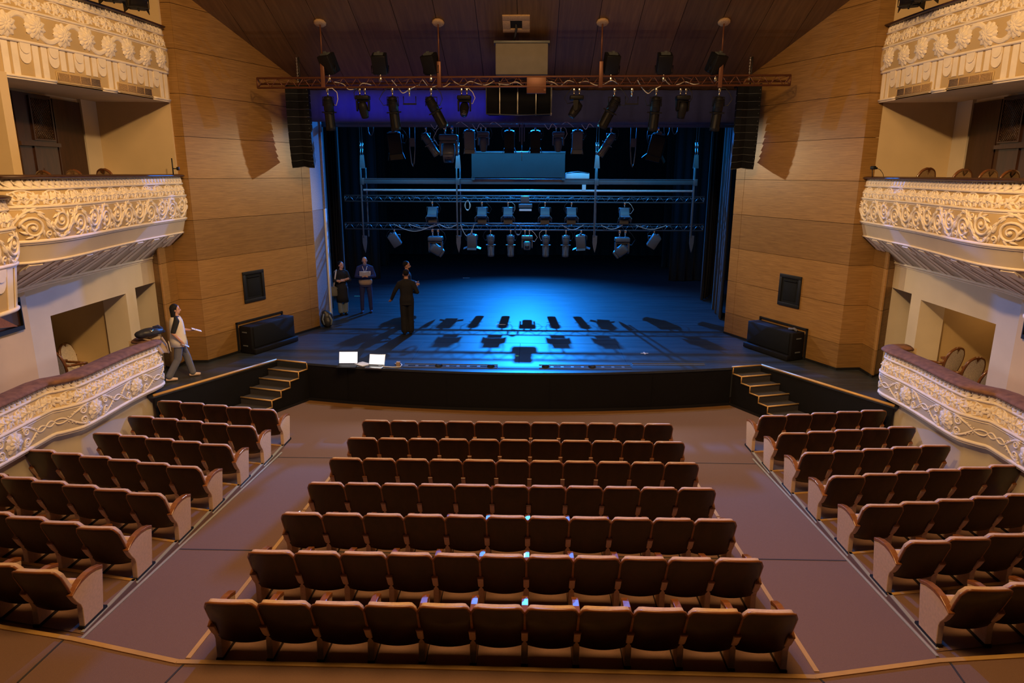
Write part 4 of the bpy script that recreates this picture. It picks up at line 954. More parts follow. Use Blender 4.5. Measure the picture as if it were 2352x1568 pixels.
# ------------------------------------------------------------------ second batten behind the border
BY = 20.5; bz = 6.50
bat = thing('lighting_batten', 'long dark steel lighting batten just behind the blue border', 'batten')
q = MB(); q.bb((-6.3, BY-.04, bz-.06), (6.3, BY+.04, bz+.02)); q.bb((-6.3, BY-.06, bz+.03), (6.3, BY+.06, bz+.12)); q.build('beam', M_RIG, bat)
for x in (-4.5, -1.5, 1.5, 4.5):
    q = MB(); q.cyl((x, BY, bz+.1), (x, BY, 12.5), .01, 5); q.build('cable', M_STEEL, bat)
def bx(px, y=BY): return onY(px, 290, y).x
g = 'lights on the batten behind the border'
flood((bx(905), BY, bz-.08), 'dark floodlight at the left end of the batten behind the border', -6, 12, 12, 1.25, None, False, True, g, 16, 1.3)
profile_spot((bx(978), BY, bz-.08), 'blue lit profile spotlight leaning right behind the border', -32, 12, .95, M_GREYF, g)
moving_head((bx(1030), BY, bz-.05), 'large blue lit wash moving head behind the border', 0, -40, 0, 1.5, M_GREYF, g, True)
flood((bx(1078), BY, bz-.08), 'bright topped floodlight left of the centre hoist behind the border', 0, 14, 0, .95, M_GREYF, False, True, g, 10, 1.5)
moving_head((bx(1110), BY, bz-.05), 'blue lit round moving head left of the centre hoist', 0, 20, 0, .95, M_GREYF, g)
flood((bx(1170), BY, bz-.08), 'floodlight immediately left of the centre hoist', 0, 14, 0, .95, None, False, True, g, 20, 1.4)
flood((bx(1230), BY, bz-.08), 'floodlight immediately right of the centre hoist', 0, 14, 0, .95, None, False, True, g, 20, 1.4)
moving_head((bx(1283), BY, bz-.05), 'blue lit round moving head right of the centre hoist', 0, 20, 0, .95, M_GREYF, g)
flood((bx(1327), BY, bz-.08), 'bright topped floodlight right of the centre hoist behind the border', 0, 14, 0, .95, M_GREYF, False, True, g, 10, 1.5)
profile_spot((bx(1404), BY, bz-.08), 'blue lit profile spotlight leaning left behind the border', 32, 12, .95, M_GREYF, g)
flood((bx(1512), BY, bz-.08), 'dark floodlight with open barn doors at the right end of the batten', 14, 12, -16, 1.35, None, False, True, g, 40, 1.2)
for px, ln, lb in ((945, 1.2, 'long narrow hoop bracket hanging left on the batten behind the border'), (1457, 1.2, 'long narrow hoop bracket hanging right on the batten behind the border'), (850, .3, 'small hoop bracket at the far left of the batten'), (1533, .3, 'small hoop bracket at the right of the batten beside the barn doors'), (1552, .25, 'small hoop bracket at the far right of the batten')):
    root = thing('hoop_bracket', lb, 'bracket', (bx(px), BY+.05, bz), 0, 'hoop brackets')
    q = MB(); q.tube([(-.08, 0, .1), (-.075, 0, -ln*.55), (-.04, 0, -ln*.88), (0, 0, -ln*.97), (.04, 0, -ln*.88), (.075, 0, -ln*.55), (.08, 0, .1)], .014, 6); q.build('hoop', M_GREYF, root)
    if ln > 1: q = MB(); q.bb((-.07, -.01, -ln*.5), (.07, .01, -ln*.3)); q.build('plate', M_GREYF, root)
root = thing('chain_hoist', 'centre cable hoist hanging between the floodlights above the grey screen', 'hoist', (bx(1199), BY, bz)); q = MB(); q.bb((-.08, -.04, -.45), (-.05, .04, .1)); q.bb((.05, -.04, -.45), (.08, .04, .1)); q.bb((-.02, -.03, -.55), (.02, .03, .1)); q.build('frame', M_RIG, root)
q = MB(); q.cyl((0, 0, -.5), (0, 0, -1.0), .01, 6); q.build('wire', M_STEEL, root)
for px, k in ((1000, 1), (1058, -1), (1095, 1), (1135, -1), (1260, 1), (1300, -1), (1345, 1)):
    x = bx(px); cable('white cable looped on the batten behind the border', [(x-.12, BY-.08, bz+.02), (x, BY-.1, bz-.10*k-.02), (x+.10, BY-.1, bz+.03), (x+.22, BY-.08, bz-.06)], .010, M_WHITEP, 'white cables on the batten')

# ------------------------------------------------------------------ lighting bridge over the stage
GY = 22.8
def gp(u, v): return onY(u, v, GY)
br = thing('lighting_bridge', 'blue lit steel lighting bridge with two lattice trusses above the middle of the stage', 'rigging')
zt_, zl_ = gp(1200, 464).z, gp(1200, 528).z
xl, xr = gp(793, 520).x, gp(1615, 522).x
truss_parts(br, (xl+.03, GY, zt_), (xr-.03, GY, zt_), .19, M_RIG, .158, .25)
truss_parts(br, (xl, GY, zl_), (xr, GY, zl_), .205, M_RIG, .158, .25)
zb1, zb0 = gp(1200, 412).z, gp(1200, 423).z; xa, xb = gp(834, 415).x, gp(1592, 415).x
q = MB(); q.bb((xa, GY-.08, zb0), (xb, GY+.08, zb1), .01); q.bb((xa, GY-.10, zb1), (xb, GY+.10, zb1+.02)); q.build('top_beam', M_RIG, br)
zp = gp(1200, 437.5).z; q = MB(); q.cyl((xa+.02, GY-.08, zp), (xb-.02, GY-.08, zp), .035, 10); q.build('white_pipe', M_WHITEP, br)
for px, pt in ((835, 833), (1052, 1052), (1367, 1368), (1591, 1592)):
    x = gp(px, 470).x; xt = gp(pt, 360).x; q = MB()
    ztop_ = gp(px, 385).z; zbt = gp(px, 545).z; ztip = gp(px, 585).z
    q.bb((x-.045, GY-.13, zbt), (x+.005, GY-.09, ztop_), .006); q.bb((x+.03, GY+.28, zbt), (x+.075, GY+.32, ztop_), .006)
    q.bb((x-.05, GY-.14, zb0-.03), (x+.08, GY-.09, zb1+.03), .006); q.build('upright', M_RIG, br)
    q = MB(); q.prism([(-.06, 0), (.09, -.02), (.085, -.25), (.06, -.42), (.02, -(zbt-ztip)), (-.03, -.42), (-.06, -.25)], -.012, .012, 'y'); o = q.build('guide_blade', M_RIG, br); o.location = (x, GY-.11, zbt+.08)
    q = MB(); q.prism([(-.07, 0), (.11, 0), (.08, .42), (-.04, .42)], -.012, .012, 'y')
    for dx in (-.02, .05):
        q.cyl((dx, 0, .40), (dx, 0, .62), .016, 6); q.cyl((dx, 0, .62), (dx, 0, .80), .03, 8); q.cyl((dx, 0, .8), (dx, 0, 7.5), .006, 5)
    o = q.build('suspension_fork', M_STEEL, br); o.location = (x, GY-.0, ztop_-.02)
# rolled screen and white unit on the bridge
p0, p1 = onY(1083, 348, GY-.2), onY(1297, 408, GY-.2)
root = thing('hanging_screen', 'blue lit grey cloth screen panel standing on the bridge beam', 'screen'); q = MB(); q.bb((p0.x, GY-.22, p1.z), (p1.x, GY-.18, p0.z-.06)); q.build('screen_cloth', M_PANEL, root)
q = MB(); q.cyl((p0.x-.01, GY-.2, p0.z-.03), (p1.x+.01, GY-.2, p0.z-.03), .04, 10); q.build('roller', M_RIG, root)
for x in (p0.x+.03, p1.x-.05): q = MB(); q.bb((x-.04, GY-.2, p1.z-.09), (x+.06, GY-.1, p1.z+.03), .01); q.build('foot', M_GREYF, root)
p0, p1 = onY(1299, 396, GY), onY(1353, 413, GY)
root = thing('white_equipment_case', 'bright white boxy unit sitting on the bridge beam right of the screen', 'box'); q = MB(); q.bb((p0.x, GY-.12, zb1+.02), (p1.x, GY+.2, p0.z-.01), .03); q.build('case', M_WHITEP, root)
q = MB(); q.tube([(p0.x+.02, GY-.13, p0.z-.02), ((p0.x+p1.x)/2, GY-.13, p0.z+.03), (p1.x-.02, GY-.13, p0.z-.02)], .012, 6); q.build('carry_strap', M_RIG, root)
q = MB(); xq = gp(1341, 425).x; q.bb((xq-.06, GY-.12, zp+.03), (xq+.06, GY-.06, zb0-.005)); q.build('bracket', M_WHITEP, root)
g = 'floodlights on the upper bridge truss'
for px, bn, lb in ((993, 20, 'first from the left, alone'), (1107, 34, 'second from the left'), (1167, 34, 'third from the left beside the control box'), (1252, 34, 'just right of the control box'), (1313, 34, 'second right of the control box'), (1435, 30, 'last on the right, alone')):
    flood((gp(px, 465).x, GY, zt_-.03), 'blue lit floodlight on the upper bridge truss, %s' % lb, 0, -38, 0, .98, M_GREYF, False, True, g, bn, .9)
root = thing('control_box', 'grey control box with a white panel below it on the upper bridge truss', 'box', (gp(1207, 465).x, GY-.05, zt_)); q = MB(); q.bb((-.16, -.12, -.02), (.13, .08, .2), .012); q.build('case', M_RIG, root)
q = MB(); q.bb((-.22, -.12, -.18), (.22, .1, -.06), .012); q.bb((-.2, -.14, -.28), (.2, -.02, -.2), .01); q.build('tray', M_GREYF, root)
q = MB(); q.bb((-.2, -.15, -.275), (.2, -.141, -.215)); q.build('front_panel', M_WHITEP, root)
g = 'lights on the lower bridge truss'
def gl(px): return (gp(px, 530).x, GY, zl_-.03)
flood(gl(906), 'tilted floodlight at the left end of the lower bridge truss', -30, 10, 0, .95, M_GREYF, False, False, g, 20, 1.25)
moving_head(gl(1000), 'blue lit moving head leaning right on the lower bridge truss', -55, 20, 0, 1.35, M_GREYF, g, True)
flood(gl(1084), 'upright floodlight left on the lower bridge truss', 0, 8, 0, 1.0, M_GREYF, False, True, g, 70, 1.15)
for px, lb in ((1127, 'first profile spotlight from the left on the lower bridge truss'), (1173, 'second profile spotlight from the left on the lower bridge truss'), (1254, 'third profile spotlight from the left on the lower bridge truss'), (1300, 'fourth profile spotlight from the left on the lower bridge truss')):
    profile_spot(gl(px), lb, 0, 10, .95, M_GREYF, g)
moving_head(gl(1211), 'square moving head with a round lens in the middle of the lower bridge truss', 0, -85, 0, 1.05, M_GREYF, g, True)
flood(gl(1335), 'upright floodlight right on the lower bridge truss', -4, 8, -10, 1.0, M_GREYF, False, True, g, 70, 1.15)
moving_head(gl(1430), 'blue lit moving head leaning left on the lower bridge truss', 50, 20, 0, 1.35, M_GREYF, g, True)
flood(gl(1503), 'tilted floodlight at the right end of the lower bridge truss', 30, 10, 0, .95, M_GREYF, False, False, g, 20, 1.25)
for a, b, sg in ((905, 1000, .18), (940, 1010, .10), (1010, 1050, .09), (1380, 1430, .10), (1460, 1530, .1), (1058, 1090, .3), (1290, 1340, .12)):
    x0, x1 = gp(a, 520).x, gp(b, 520).x; n = 6
    cable('pale cable hanging in loops on the lower bridge truss', [(x0+(x1-x0)*k/n, GY-.06, zl_+.18-sg*math.sin(PI*k/n)*1.3) for k in range(n+1)], .010, M_CABLE, 'pale cables on the lower bridge truss')
for px, py, r, lb in ((1074, 472, .13, 'white coiled cable hanging on the upper bridge truss'), (1190, 527, .16, 'grey coiled cable hanging on the lower bridge truss')):
    c = onY(px, py, GY-.1); q = MB()
    for k in range(4): q.tube([(c.x+(r-.012*k)*.75*math.cos(a+k), c.y-.01*k, c.z+(r+.01*k)*math.sin(a+k)) for a in [2*PI*j/18 for j in range(18)]], .009, 6, closed=True)
    tag(q.build('coiled_cable', M_CABLE if py < 500 else M_RIG), lb, 'cable')

# ------------------------------------------------------------------ speakers in the walls, upper spotlights, cameras
for s in (-1, 1):
    sd = SD[s]; F, P = FOLD[s], PROS[s]; d = (P-F).normalized(); nn = V((d.y, -d.x, 0)); nn = nn if nn.x*s < 0 else -nn
    f0 = .36 if s < 0 else .35
    A = onWall = None
    c = F+d*1.62; R = Matrix(((d.x, nn.x, 0), (d.y, nn.y, 0), (0, 0, 1)))
    root = thing('wall_loudspeaker', 'black recessed loudspeaker panel high in the %s veneered wall' % sd, 'loudspeaker', (0, 0, 0), 0, 'recessed wall loudspeakers')
    M = Matrix.Translation(c+V((0, 0, 2.44))) @ R.to_4x4()
    q = MB(); q.M = M
    for a, b in (((-.35, -.38), (.35, -.30)), ((-.35, .30), (.35, .38)), ((-.35, -.30), (-.27, .30)), ((.27, -.30), (.35, .30))): q.bb((a[0], -.01, a[1]), (b[0], .03, b[1]), .006)
    q.build('surround', M_BLACK, root)
    q = MB(); q.M = M; q.bb((-.27, -.005, -.30), (.27, .008, .30)); q.bb((-.2, .008, -.24), (.2, .014, .2), .004); q.bb((-.2, .01, .22), (.2, .03, .25), .006); q.build('grille', M_SPK, root)
    root = thing('subwoofer', 'long low black subwoofer set into the foot of the %s veneered wall' % sd, 'loudspeaker', (0, 0, 0), 0, 'subwoofers in the side walls')
    c = F+d*1.72; M = Matrix.Translation(c+V((0, 0, .91))) @ R.to_4x4()
    q = MB(); q.M = M; q.bb((-.76, .06, .0), (.76, .42, .66), .012); q.build('cabinet', M_BLACKW, root)
    q = MB(); q.M = M; q.bb((-.68, .42, .14), (.72, .435, .64), .004); q.build('grille', M_SPK, root)
    q = MB(); q.M = M; q.bb((-.76, .42, .0), (.76, .52, .12), .01); q.build('plinth', M_BLACKW, root)
    q = MB(); q.M = M
    for z in (.17, .5): q.bb((-.772, .15, z), (-.76, .3, z+.03), .004)
    q.build('handle', M_GREYF, root)
    q = MB(); q.M = M; q.bb((-.80, .0, .0), (-.76, .04, .74)); q.bb((.76, .0, .0), (.80, .04, .74)); q.bb((-.80, .0, .70), (.80, .04, .74)); q.build('recess_frame', M_BLACK, root)
    if s > 0:
        q = MB(); q.M = M; q.tube([(-.66, .2, .68), (-.58, .22, .72), (-.5, .18, .69), (-.4, .2, .68)], .03, 8); tag(q.build('cloth_bundle', M_CGREY), 'grey cloth bundle lying on top of the right subwoofer', 'cloth')
    g = 'black spotlights on the top balcony rails'
    if s < 0: lst = [(onY(225, 0, 12.5), 'nearest the viewer on the left top balcony rail'), (onY(262, 8, 13.0), 'in the middle of the left top balcony rail'), (onY(318, 18, 13.6), 'nearest the stage on the left top balcony rail')]
    else: lst = [(onY(2088, 10, 13.6), 'nearest the stage on the right top balcony rail'), (onY(2118, 3, 13.1), 'nearer the viewer on the right top balcony rail')]
    for p, lb in lst:
        p = V((p.x, p.y, max(p.z, 8.28)))
        root = thing('rail_spotlight', 'black spotlight ' + lb, 'stage light', p, math.radians(-35*s), g)
        q = MB(); q.M = Matrix.Rotation(math.radians(-18), 4, 'X'); q.box((0, 0, 0), (.30, .42, .26), None, .03); q.lathe([(.02, -.27), (.13, -.265), (.14, -.24), (.14, -.2)], 12, frame((0, 0, 0), (0, 1, 0))); q.build('housing', M_METALB, root)
        for sx in (-1, 1): q = MB(); q.M = Matrix.Rotation(math.radians(-18), 4, 'X'); q.box((sx*.18, .27, 0), (.01, .16, .22), rotM(0, 0, -sx*.4)); q.build('barn_door', M_METALB, root)
        q = MB(); q.tube([(-.18, 0, .0), (-.18, 0, -.16), (.18, 0, -.16), (.18, 0, 0)], .012, 6); q.cyl((0, 0, -.16), (0, 0, 8.06-p.z), .016, 6); q.build('yoke', M_METALB, root)
p = onY(398, 398, 14.5)
root = thing('antenna_mount', 'small black aerial and clamp standing on the left middle rail end', 'antenna', (p.x, p.y, 5.1)); q = MB(); q.cyl((0, 0, 0), (0, 0, .34), .012, 8); q.build('rod', M_BLACK, root); q = MB(); q.cyl((0, 0, .13), (.1, 0, .13), .01, 6); q.box((.11, 0, .13), (.05, .05, .07), None, .01); q.build('clamp', M_BLACK, root)
p = onY(2004, 385, 14.4)
root = thing('rail_camera', 'small black camera with a thin cable above the right middle rail end', 'camera', (p.x, p.y, 5.1)); q = MB(); q.cyl((.02, 0, 0), (.0, 0, .17), .008, 6); q.build('stalk', M_BLACK, root); q = MB(); q.box((0, -.03, .19), (.07, .13, .07), None, .015); q.box((.07, 0, .18), (.05, .05, .04), None, .01); q.build('body', M_BLACK, root)
q = MB(); q.tube([(.09, 0, .18), (.16, 0, .15), (.22, .0, .08), (.25, 0, .0)], .006, 6); q.build('cable', M_CABLEB, root)

# ------------------------------------------------------------------ stage edge: troughs, tape, laptops
for k, (x0, x1, y, lb) in enumerate(((-2.6, -.47, 14.86, 'left shallow metal floor trough along the stage edge with round bumps'), (.47, 2.55, 14.9, 'right shallow metal floor trough along the stage edge with round bumps'), (2.62, 4.28, 15.2, 'thin metal floor strip at the right end of the stage edge'))):
    root = thing('floor_trough', lb, 'floor trough', ((x0+x1)/2, y, ZS), math.radians(1.2 if k else -.5), 'floor troughs on the stage edge'); L = (x1-x0)/2; wd = .13 if k < 2 else .05
    q = MB(); q.bb((-L, -wd, 0), (L, wd, .012)); q.bb((-L, wd-.02, .012), (L, wd, .03)); q.build('cover', M_RIG, root)
    if k < 2:
        for x in (-L*.25, L*.86) if k == 0 else (-L*.86, L*.15):
            q = MB(); q.ell((x, -.02, .012), (.09, .09, .05)); q.build('dome', M_BLACK, root)
        q = MB()
        for j in range(9): q.bb((-L+.1+j*L*.22, -.03, .012), (-L+.1+j*L*.22+.16, .03, .02))
        q.build('slot', M_BLACK, root)
for x, y, w_, m, lb in ((3.06, 16.21, .09, M_WTAPE, 'white tape cross on the right front of the stage floor'), (-.05, 15.84, .05, M_GTAPE, 'small green tape cross on the middle front of the stage floor')):
    q = MB(); q.bb((x-w_, y-.02, ZS), (x+w_, y+.02, ZS+.004)); q.bb((x-.02, y-w_, ZS), (x+.02, y+w_, ZS+.005)); tag(q.build('tape_mark', m), lb, 'tape mark')
for px, py, lb, m in ((823, 680, 'pale green tape strip on the floor beside the bald man', M_GTAPE), (1071, 638, 'short white tape strip far back on the stage floor', M_WTAPE), (1150, 745, 'thin white tape outline in the middle of the stage floor', M_WTAPE)):
    p = onZ(px, py, ZS); q = MB(); q.bb((p.x-.14, p.y-.025, ZS), (p.x+.14, p.y+.025, ZS+.004)); tag(q.build('tape_mark', m), lb, 'tape mark')
M_LCD = mat('lit_laptop_screen', (.8, .8, .8), .4, emit=(.82, .86, 1), es=1.1)
M_LCD2 = mat('lit_document_screen', (.8, .8, .8), .4, emit=(.95, .98, 1), es=1.25)
def laptop(px, py, w_, rz, lid, m, scr, lb, tilt=18):
    p = onZ(px, py, ZS); root = thing('laptop', lb, 'laptop', (p.x, p.y, ZS), rz, 'laptops on the stage edge'); d = w_*.66
    q = MB(); q.bb((-w_/2, -d/2, 0), (w_/2, d/2, .016), .004); b = q.build('base', m, root)
    q = MB(); q.bb((-w_*.43, -d*.05, .016), (w_*.43, d*.42, .019)); q.build('keyboard', M_BLACK, b)
    M = Matrix.Translation((0, d/2, .016)) @ Matrix.Rotation(math.radians(-tilt), 4, 'X')
    q = MB(); q.M = M; q.bb((-w_/2, 0, 0), (w_/2, .01, d), .003); l = q.build('lid', lid, root)
    q = MB(); q.M = M; q.bb((-w_*.47, -.003, d*.06), (w_*.47, 0, d*.95)); q.build('screen', scr, l)
laptop(797, 841, .44, .05, M_BLACK, M_BLACK, M_LCD, 'dark laptop with a lit white screen, left one on the stage edge')
laptop(861, 843, .38, -.12, M_STEEL, M_STEEL, M_LCD2, 'silver laptop with a lit document page, beside the white charger', 20)
p = onZ(833, 837, ZS); q = MB(); q.box((p.x, p.y, ZS+.012), (.24, .30, .02), rotM(0, 0, .9), .004); tag(q.build('notebook', M_PAPER), 'small grey notebook lying left of the silver laptop', 'notebook')
p = onZ(915, 842, ZS); root = thing('power_adapter', 'white power adapter with a looped cable right of the silver laptop', 'charger', (p.x, p.y, ZS)); q = MB(); q.bb((-.045, -.045, 0), (.045, .045, .12), .012); q.build('plug', M_CTAN, root)
q = MB(); q.tube([(-.45, .0, .012), (-.3, -.05, .012), (-.12, -.08, .012), (.05, -.06, .012), (.06, .12, .012), (-.03, .30, .012), (-.12, .22, .012), (-.05, .12, .02), (0, .04, .06)], .012, 6); q.build('cable', M_WHITEP, root)

# ------------------------------------------------------------------ people
def vox(o, size, sm=4):
    r = o.modifiers.new('join', 'REMESH'); r.mode = 'VOXEL'; r.voxel_size = size; r.use_smooth_shade = True
    s = o.modifiers.new('smooth', 'SMOOTH'); s.factor = .5; s.iterations = sm
def ring(c, rx, ry, n=14, R=None): return [V(c)+(R @ V((rx*math.cos(2*PI*k/n), ry*math.sin(2*PI*k/n), 0)) if R else V((rx*math.cos(2*PI*k/n), ry*math.sin(2*PI*k/n), 0))) for k in range(n)]
def limb(q, pts, rad):
    P = [V(p) for p in pts]; out = []; rr = []
    for i in range(len(P)-1):
        for k in range(5): t = k/5; out.append(P[i].lerp(P[i+1], t)); rr.append(rad[i]+(rad[i+1]-rad[i])*t)
    out.append(P[-1]); rr.append(rad[-1]); q.tube(out, rr, 10)
    for p, r in zip(P, rad): q.ell(p, (r, r, r), None, 10, 7)
def hand(q, wrist, d, palm, sd, curl=.5, s=1.0):
    # palm block, four unequal bent fingers, thumb from the side of the palm
    d = V(d).normalized(); n = V(palm); n = (n-d*n.dot(d)).normalized(); a = d.cross(n)*sd; w = V(wrist)
    Rm = Matrix(((a.x, n.x, d.x), (a.y, n.y, d.y), (a.z, n.z, d.z)))
    q.ell(w+d*.045*s, (.038*s, .016*s, .052*s), Rm, 12, 8)
    for k, (off, ln) in enumerate(((-.028, .062), (-.009, .074), (.010, .070), (.028, .056))):
        p = w+d*.085*s+a*off*s; pts = [w+d*.05*s+a*off*.8*s, p]; ang = 0
        for j in range(3):
            ang += curl*(.55+.3*j); p = p+(d*math.cos(ang)+n*math.sin(ang))*ln*s*(.42, .32, .26)[j]; pts.append(p)
        q.tube(pts, [.0105*s, .0098*s, .009*s, .008*s, .0065*s], 8); q.ell(pts[-1], (.0065*s,)*3, None, 8, 6)
    p0 = w+d*.025*s-a*.03*s; p1 = p0+(d*.6-a*.7+n*.4).normalized()*.04*s; p2 = p1+(d*.9-a*.15+n*.5).normalized()*.034*s
    q.tube([w+d*.015*s-a*.012*s, p0, p1, p2], [.014*s, .013*s, .011*s, .008*s], 8); q.ell(p2, (.008*s,)*3, None, 8, 6)
def person(label, loc, rz, H, pose, shirt, trou, shoe, hair, sleeve=1.0, wide=1.0, skirt=False, flare=0, hood=False):
    root = thing('person', label, 'person', loc, rz); k = H/1.72; root.scale = (k, k, k)
    hx = .095; sh = pose.get('sh', .172)*wide; lean = pose.get('lean', 0)
    def up(p): return V((p[0], p[1]+lean*(p[2]-.9), p[2])) if p[2] > .9 else V(p)
    tor = [(.84, .155, .105), (.93, .17, .115), (1.06, .145, .10), (1.20, .155, .108), (1.33, .17, .108), (1.40, .13, .085), (1.44, .07, .066)]
    L = {'hip': (-hx, 0, .88), 'knee': pose.get('kneeL', (-.10, .02, .48)), 'ank': pose.get('ankL', (-.11, 0, .09))}
    R = {'hip': (hx, 0, .88), 'knee': pose.get('kneeR', (.10, .02, .48)), 'ank': pose.get('ankR', (.11, 0, .09))}
    toe = {'L': pose.get('toeL', (-.04, 1, 0)), 'R': pose.get('toeR', (.04, 1, 0))}
    arms = {}
    for c, sg in (('L', -1), ('R', 1)):
        e, w_, hd, pm, cu = pose['arm'+c]; arms[c] = (up((sg*sh, 0, 1.365)), V(e), V(w_), hd, pm, cu, sg)
    # body: one continuous surface
    q = MB()
    q.loft([ring(up((0, 0, z)), rx*wide*.95, ry*.95) for z, rx, ry in tor])
    nb = up((0, .0, 1.42)); hc = up((0, .018, 1.60)); q.tube([nb, nb.lerp(hc, .6)], [.062, .055], 12)
    HR = Euler(pose.get('head', (0, 0, 0))).to_matrix(); piv = up((0, 0, 1.50))
    def hp(p): return piv + HR @ V((p[0], p[1], p[2]-1.50))
    q.ell(hp((0, .005, 1.625)), (.074, .092, .098), HR); q.ell(hp((0, .03, 1.56)), (.058, .066, .072), HR); q.ell(hp((0, .062, 1.525)), (.032, .03, .026), HR)
    q.ell(hp((0, .105, 1.578)), (.015, .022, .020), HR); q.tube([hp((0, .088, 1.62)), hp((0, .108, 1.585))], [.010, .014], 8)
    q.ell(hp((0, .090, 1.545)), (.024, .010, .009), HR)
    for sg in (-1, 1): q.ell(hp((sg*.076, -.002, 1.59)), (.010, .02, .032), HR); q.ell(hp((sg*.034, .082, 1.632)), (.022, .012, .008), HR)
    for c in 'LR':
        s0, e, w_, hd, pm, cu, sg = arms[c]; limb(q, [s0, e, w_], [.05, .04, .028]); hand(q, w_, hd, pm, sg, cu)
    for D in (L, R): limb(q, [D['hip'], D['knee'], D['ank']], [.085, .055, .038])
    for D, c in ((L, 'L'), (R, 'R')):
        t = V(toe[c]).normalized(); a = V(D['ank']); q.tube([a-t*.04+V((0, 0, -.04)), a+t*.15+V((0, 0, -.06))], [.035, .03], 10)
    b = q.build('body', M_SKIN, root, False); vox(b, .0085, 3)
    q = MB()
    for sg in (-1, 1): q.ell(hp((sg*.033, .089, 1.612)), (.011, .007, .006), HR, 8, 6)
    q.build('eyes', M_EYE, root)
    # clothes
    q = MB(); q.loft([ring(up((0, 0, z)), (rx+.018)*wide, ry+.02) for z, rx, ry in ([(.80, .165, .115)] if not hood else [])+tor[(0 if not pose.get('tuck') else 1):-1]])
    q.tube([up((0, 0, 1.38)), up((0, -.005, 1.455)), up((0, .0, 1.475))], [.10, .072, .066], 12)
    for sg in (-1, 1): q.tube([up((sg*.045, -.005, 1.43)), up((sg*sh*.95, 0, 1.37))], [.058, .062], 10)
    for c in 'LR':
        s0, e, w_, hd, pm, cu, sg = arms[c]
        if sleeve >= 1: limb(q, [s0, e, e.lerp(w_, .93)], [.068, .056, .044])
        elif sleeve > .4: limb(q, [s0, e, e.lerp(w_, (sleeve-.4)/.6)], [.066, .054, .05])
        elif sleeve > 0: limb(q, [s0, s0.lerp(e, .9)], [.066, .056])
        else: q.ell(s0, (.062, .07, .06))
    t = q.build('top', shirt, root, False); vox(t, .011, 4)
    q = MB(); q.loft([ring((0, 0, z), rx+.014, ry+.014) for z, rx, ry in ((.80, .15, .105), (.90, .168, .118), (1.0, .155, .108))])
    for D in (L, R): a = V(D['ank']); limb(q, [D['hip'], D['knee'], a+V((0, 0, .02))], [.098, .072+flare*.4, .058+flare])
    t = q.build('trousers', trou, root, False); vox(t, .012, 4)
    for D, c in ((L, 'L'), (R, 'R')):
        t = V(toe[c]).normalized(); a = V(D['ank']); q = MB(); g = V((0, 0, -a.z+.045)) if a.z < .12 else V((0, 0, -.045))
        q.tube([a-t*.075+g, a-t*.02+g, a+t*.08+g, a+t*.165+g+V((0, 0, -.008))], [.036, .044, .044, .032], 12, True, False, .9); q.tube([a+V((0, 0, -.01)), a+g], [.04, .04], 10)
        o = q.build('shoe', shoe, root, False); vox(o, .008, 3)
    # hair
    q = MB()
    if hair == 'long': q.ell(hp((0, -.012, 1.635)), (.088, .100, .102), HR); q.loft([[hp((rx*math.cos(2*PI*j/14), -.045+ry*math.sin(2*PI*j/14), z)) for j in range(14)] for z, rx, ry in ((1.64, .088, .07), (1.55, .088, .062), (1.46, .085, .055), (1.38, .075, .045))])
    elif hair == 'bun': q.ell(hp((0, -.016, 1.64)), (.082, .094, .094), HR); q.ell(hp((0, -.11, 1.66)), (.04, .04, .04), HR)
    elif hair == 'short': q.ell(hp((0, -.016, 1.645)), (.081, .094, .092), HR)
    if hair != 'bald':
        o = q.build('hair', M_HAIR, root, False); vox(o, .008, 2)
        # keep the face free: cut the front lower part of the hair cap away
        bm = bmesh.new(); bm.from_mesh(o.data)
        iv = HR.inverted()
        dl = [v for v in bm.verts if (lambda p: p.y > .045 and p.z < .155)(iv @ (v.co-piv))]
        bmesh.ops.delete(bm, geom=dl, context='VERTS'); bmesh.ops.holes_fill(bm, edges=bm.edges[:]); bm.to_mesh(o.data); bm.free()
    return root, hp, k
# lady on the side stage
loc = (onZ(420, 869, ZS).x, onZ(420, 869, ZS).y, ZS)
P1, hp, k = person('person with long black hair in a cream sleeveless jacket walking on the left side stage', loc, math.radians(-60), 1.60,
    dict(armR=((.25, -.10, 1.12), (.24, .06, .90), (0, .35, -1), (-1, .2, 0), .7), armL=((-.24, .02, 1.12), (-.13, .26, 1.08), (.2, 1, -.1), (0, 0, 1), .6),
         kneeR=(.09, -.06, .48), ankR=(.11, -.27, .10), kneeL=(-.09, .14, .50), ankL=(-.10, .22, .085)), M_CBLACK, M_CGREY, M_SHOEC, 'long', .35, .95, flare=.02)
q = MB(); tor = [(.78, .205, .175), (.92, .20, .168), (1.08, .185, .15), (1.22, .185, .148), (1.34, .19, .14), (1.41, .15, .11), (1.44, .10, .09)]
rings = []
for z, rx, ry in tor:
    fr_ = .30+.25*max(0, (z-1.1)/.3)   # open neckline in front
    rings.append([V((rx*math.cos(a), ry*math.sin(a)+.005, z)) for a in [PI/2+fr_+(2*PI-2*fr_)*j/20 for j in range(21)]])
vs = [p for r in rings for p in r]; q.add(vs, [(i*21+j, i*21+j+1, (i+1)*21+j+1, (i+1)*21+j) for i in range(6) for j in range(20)], True)
o = q.build('sleeveless_jacket', M_CWHITE, P1, False); md = o.modifiers.new('t', 'SOLIDIFY'); md.thickness = .02; md.offset = 0
q = MB()
for x, z0, l in ((-.03, .92, .24), (.06, .92, .16)): q.box((x+.10, -.19, z0-l/2), (.035, .012, l), rotM(.12, 0, 0))
q.build('tie_belt', M_CWHITE, P1)
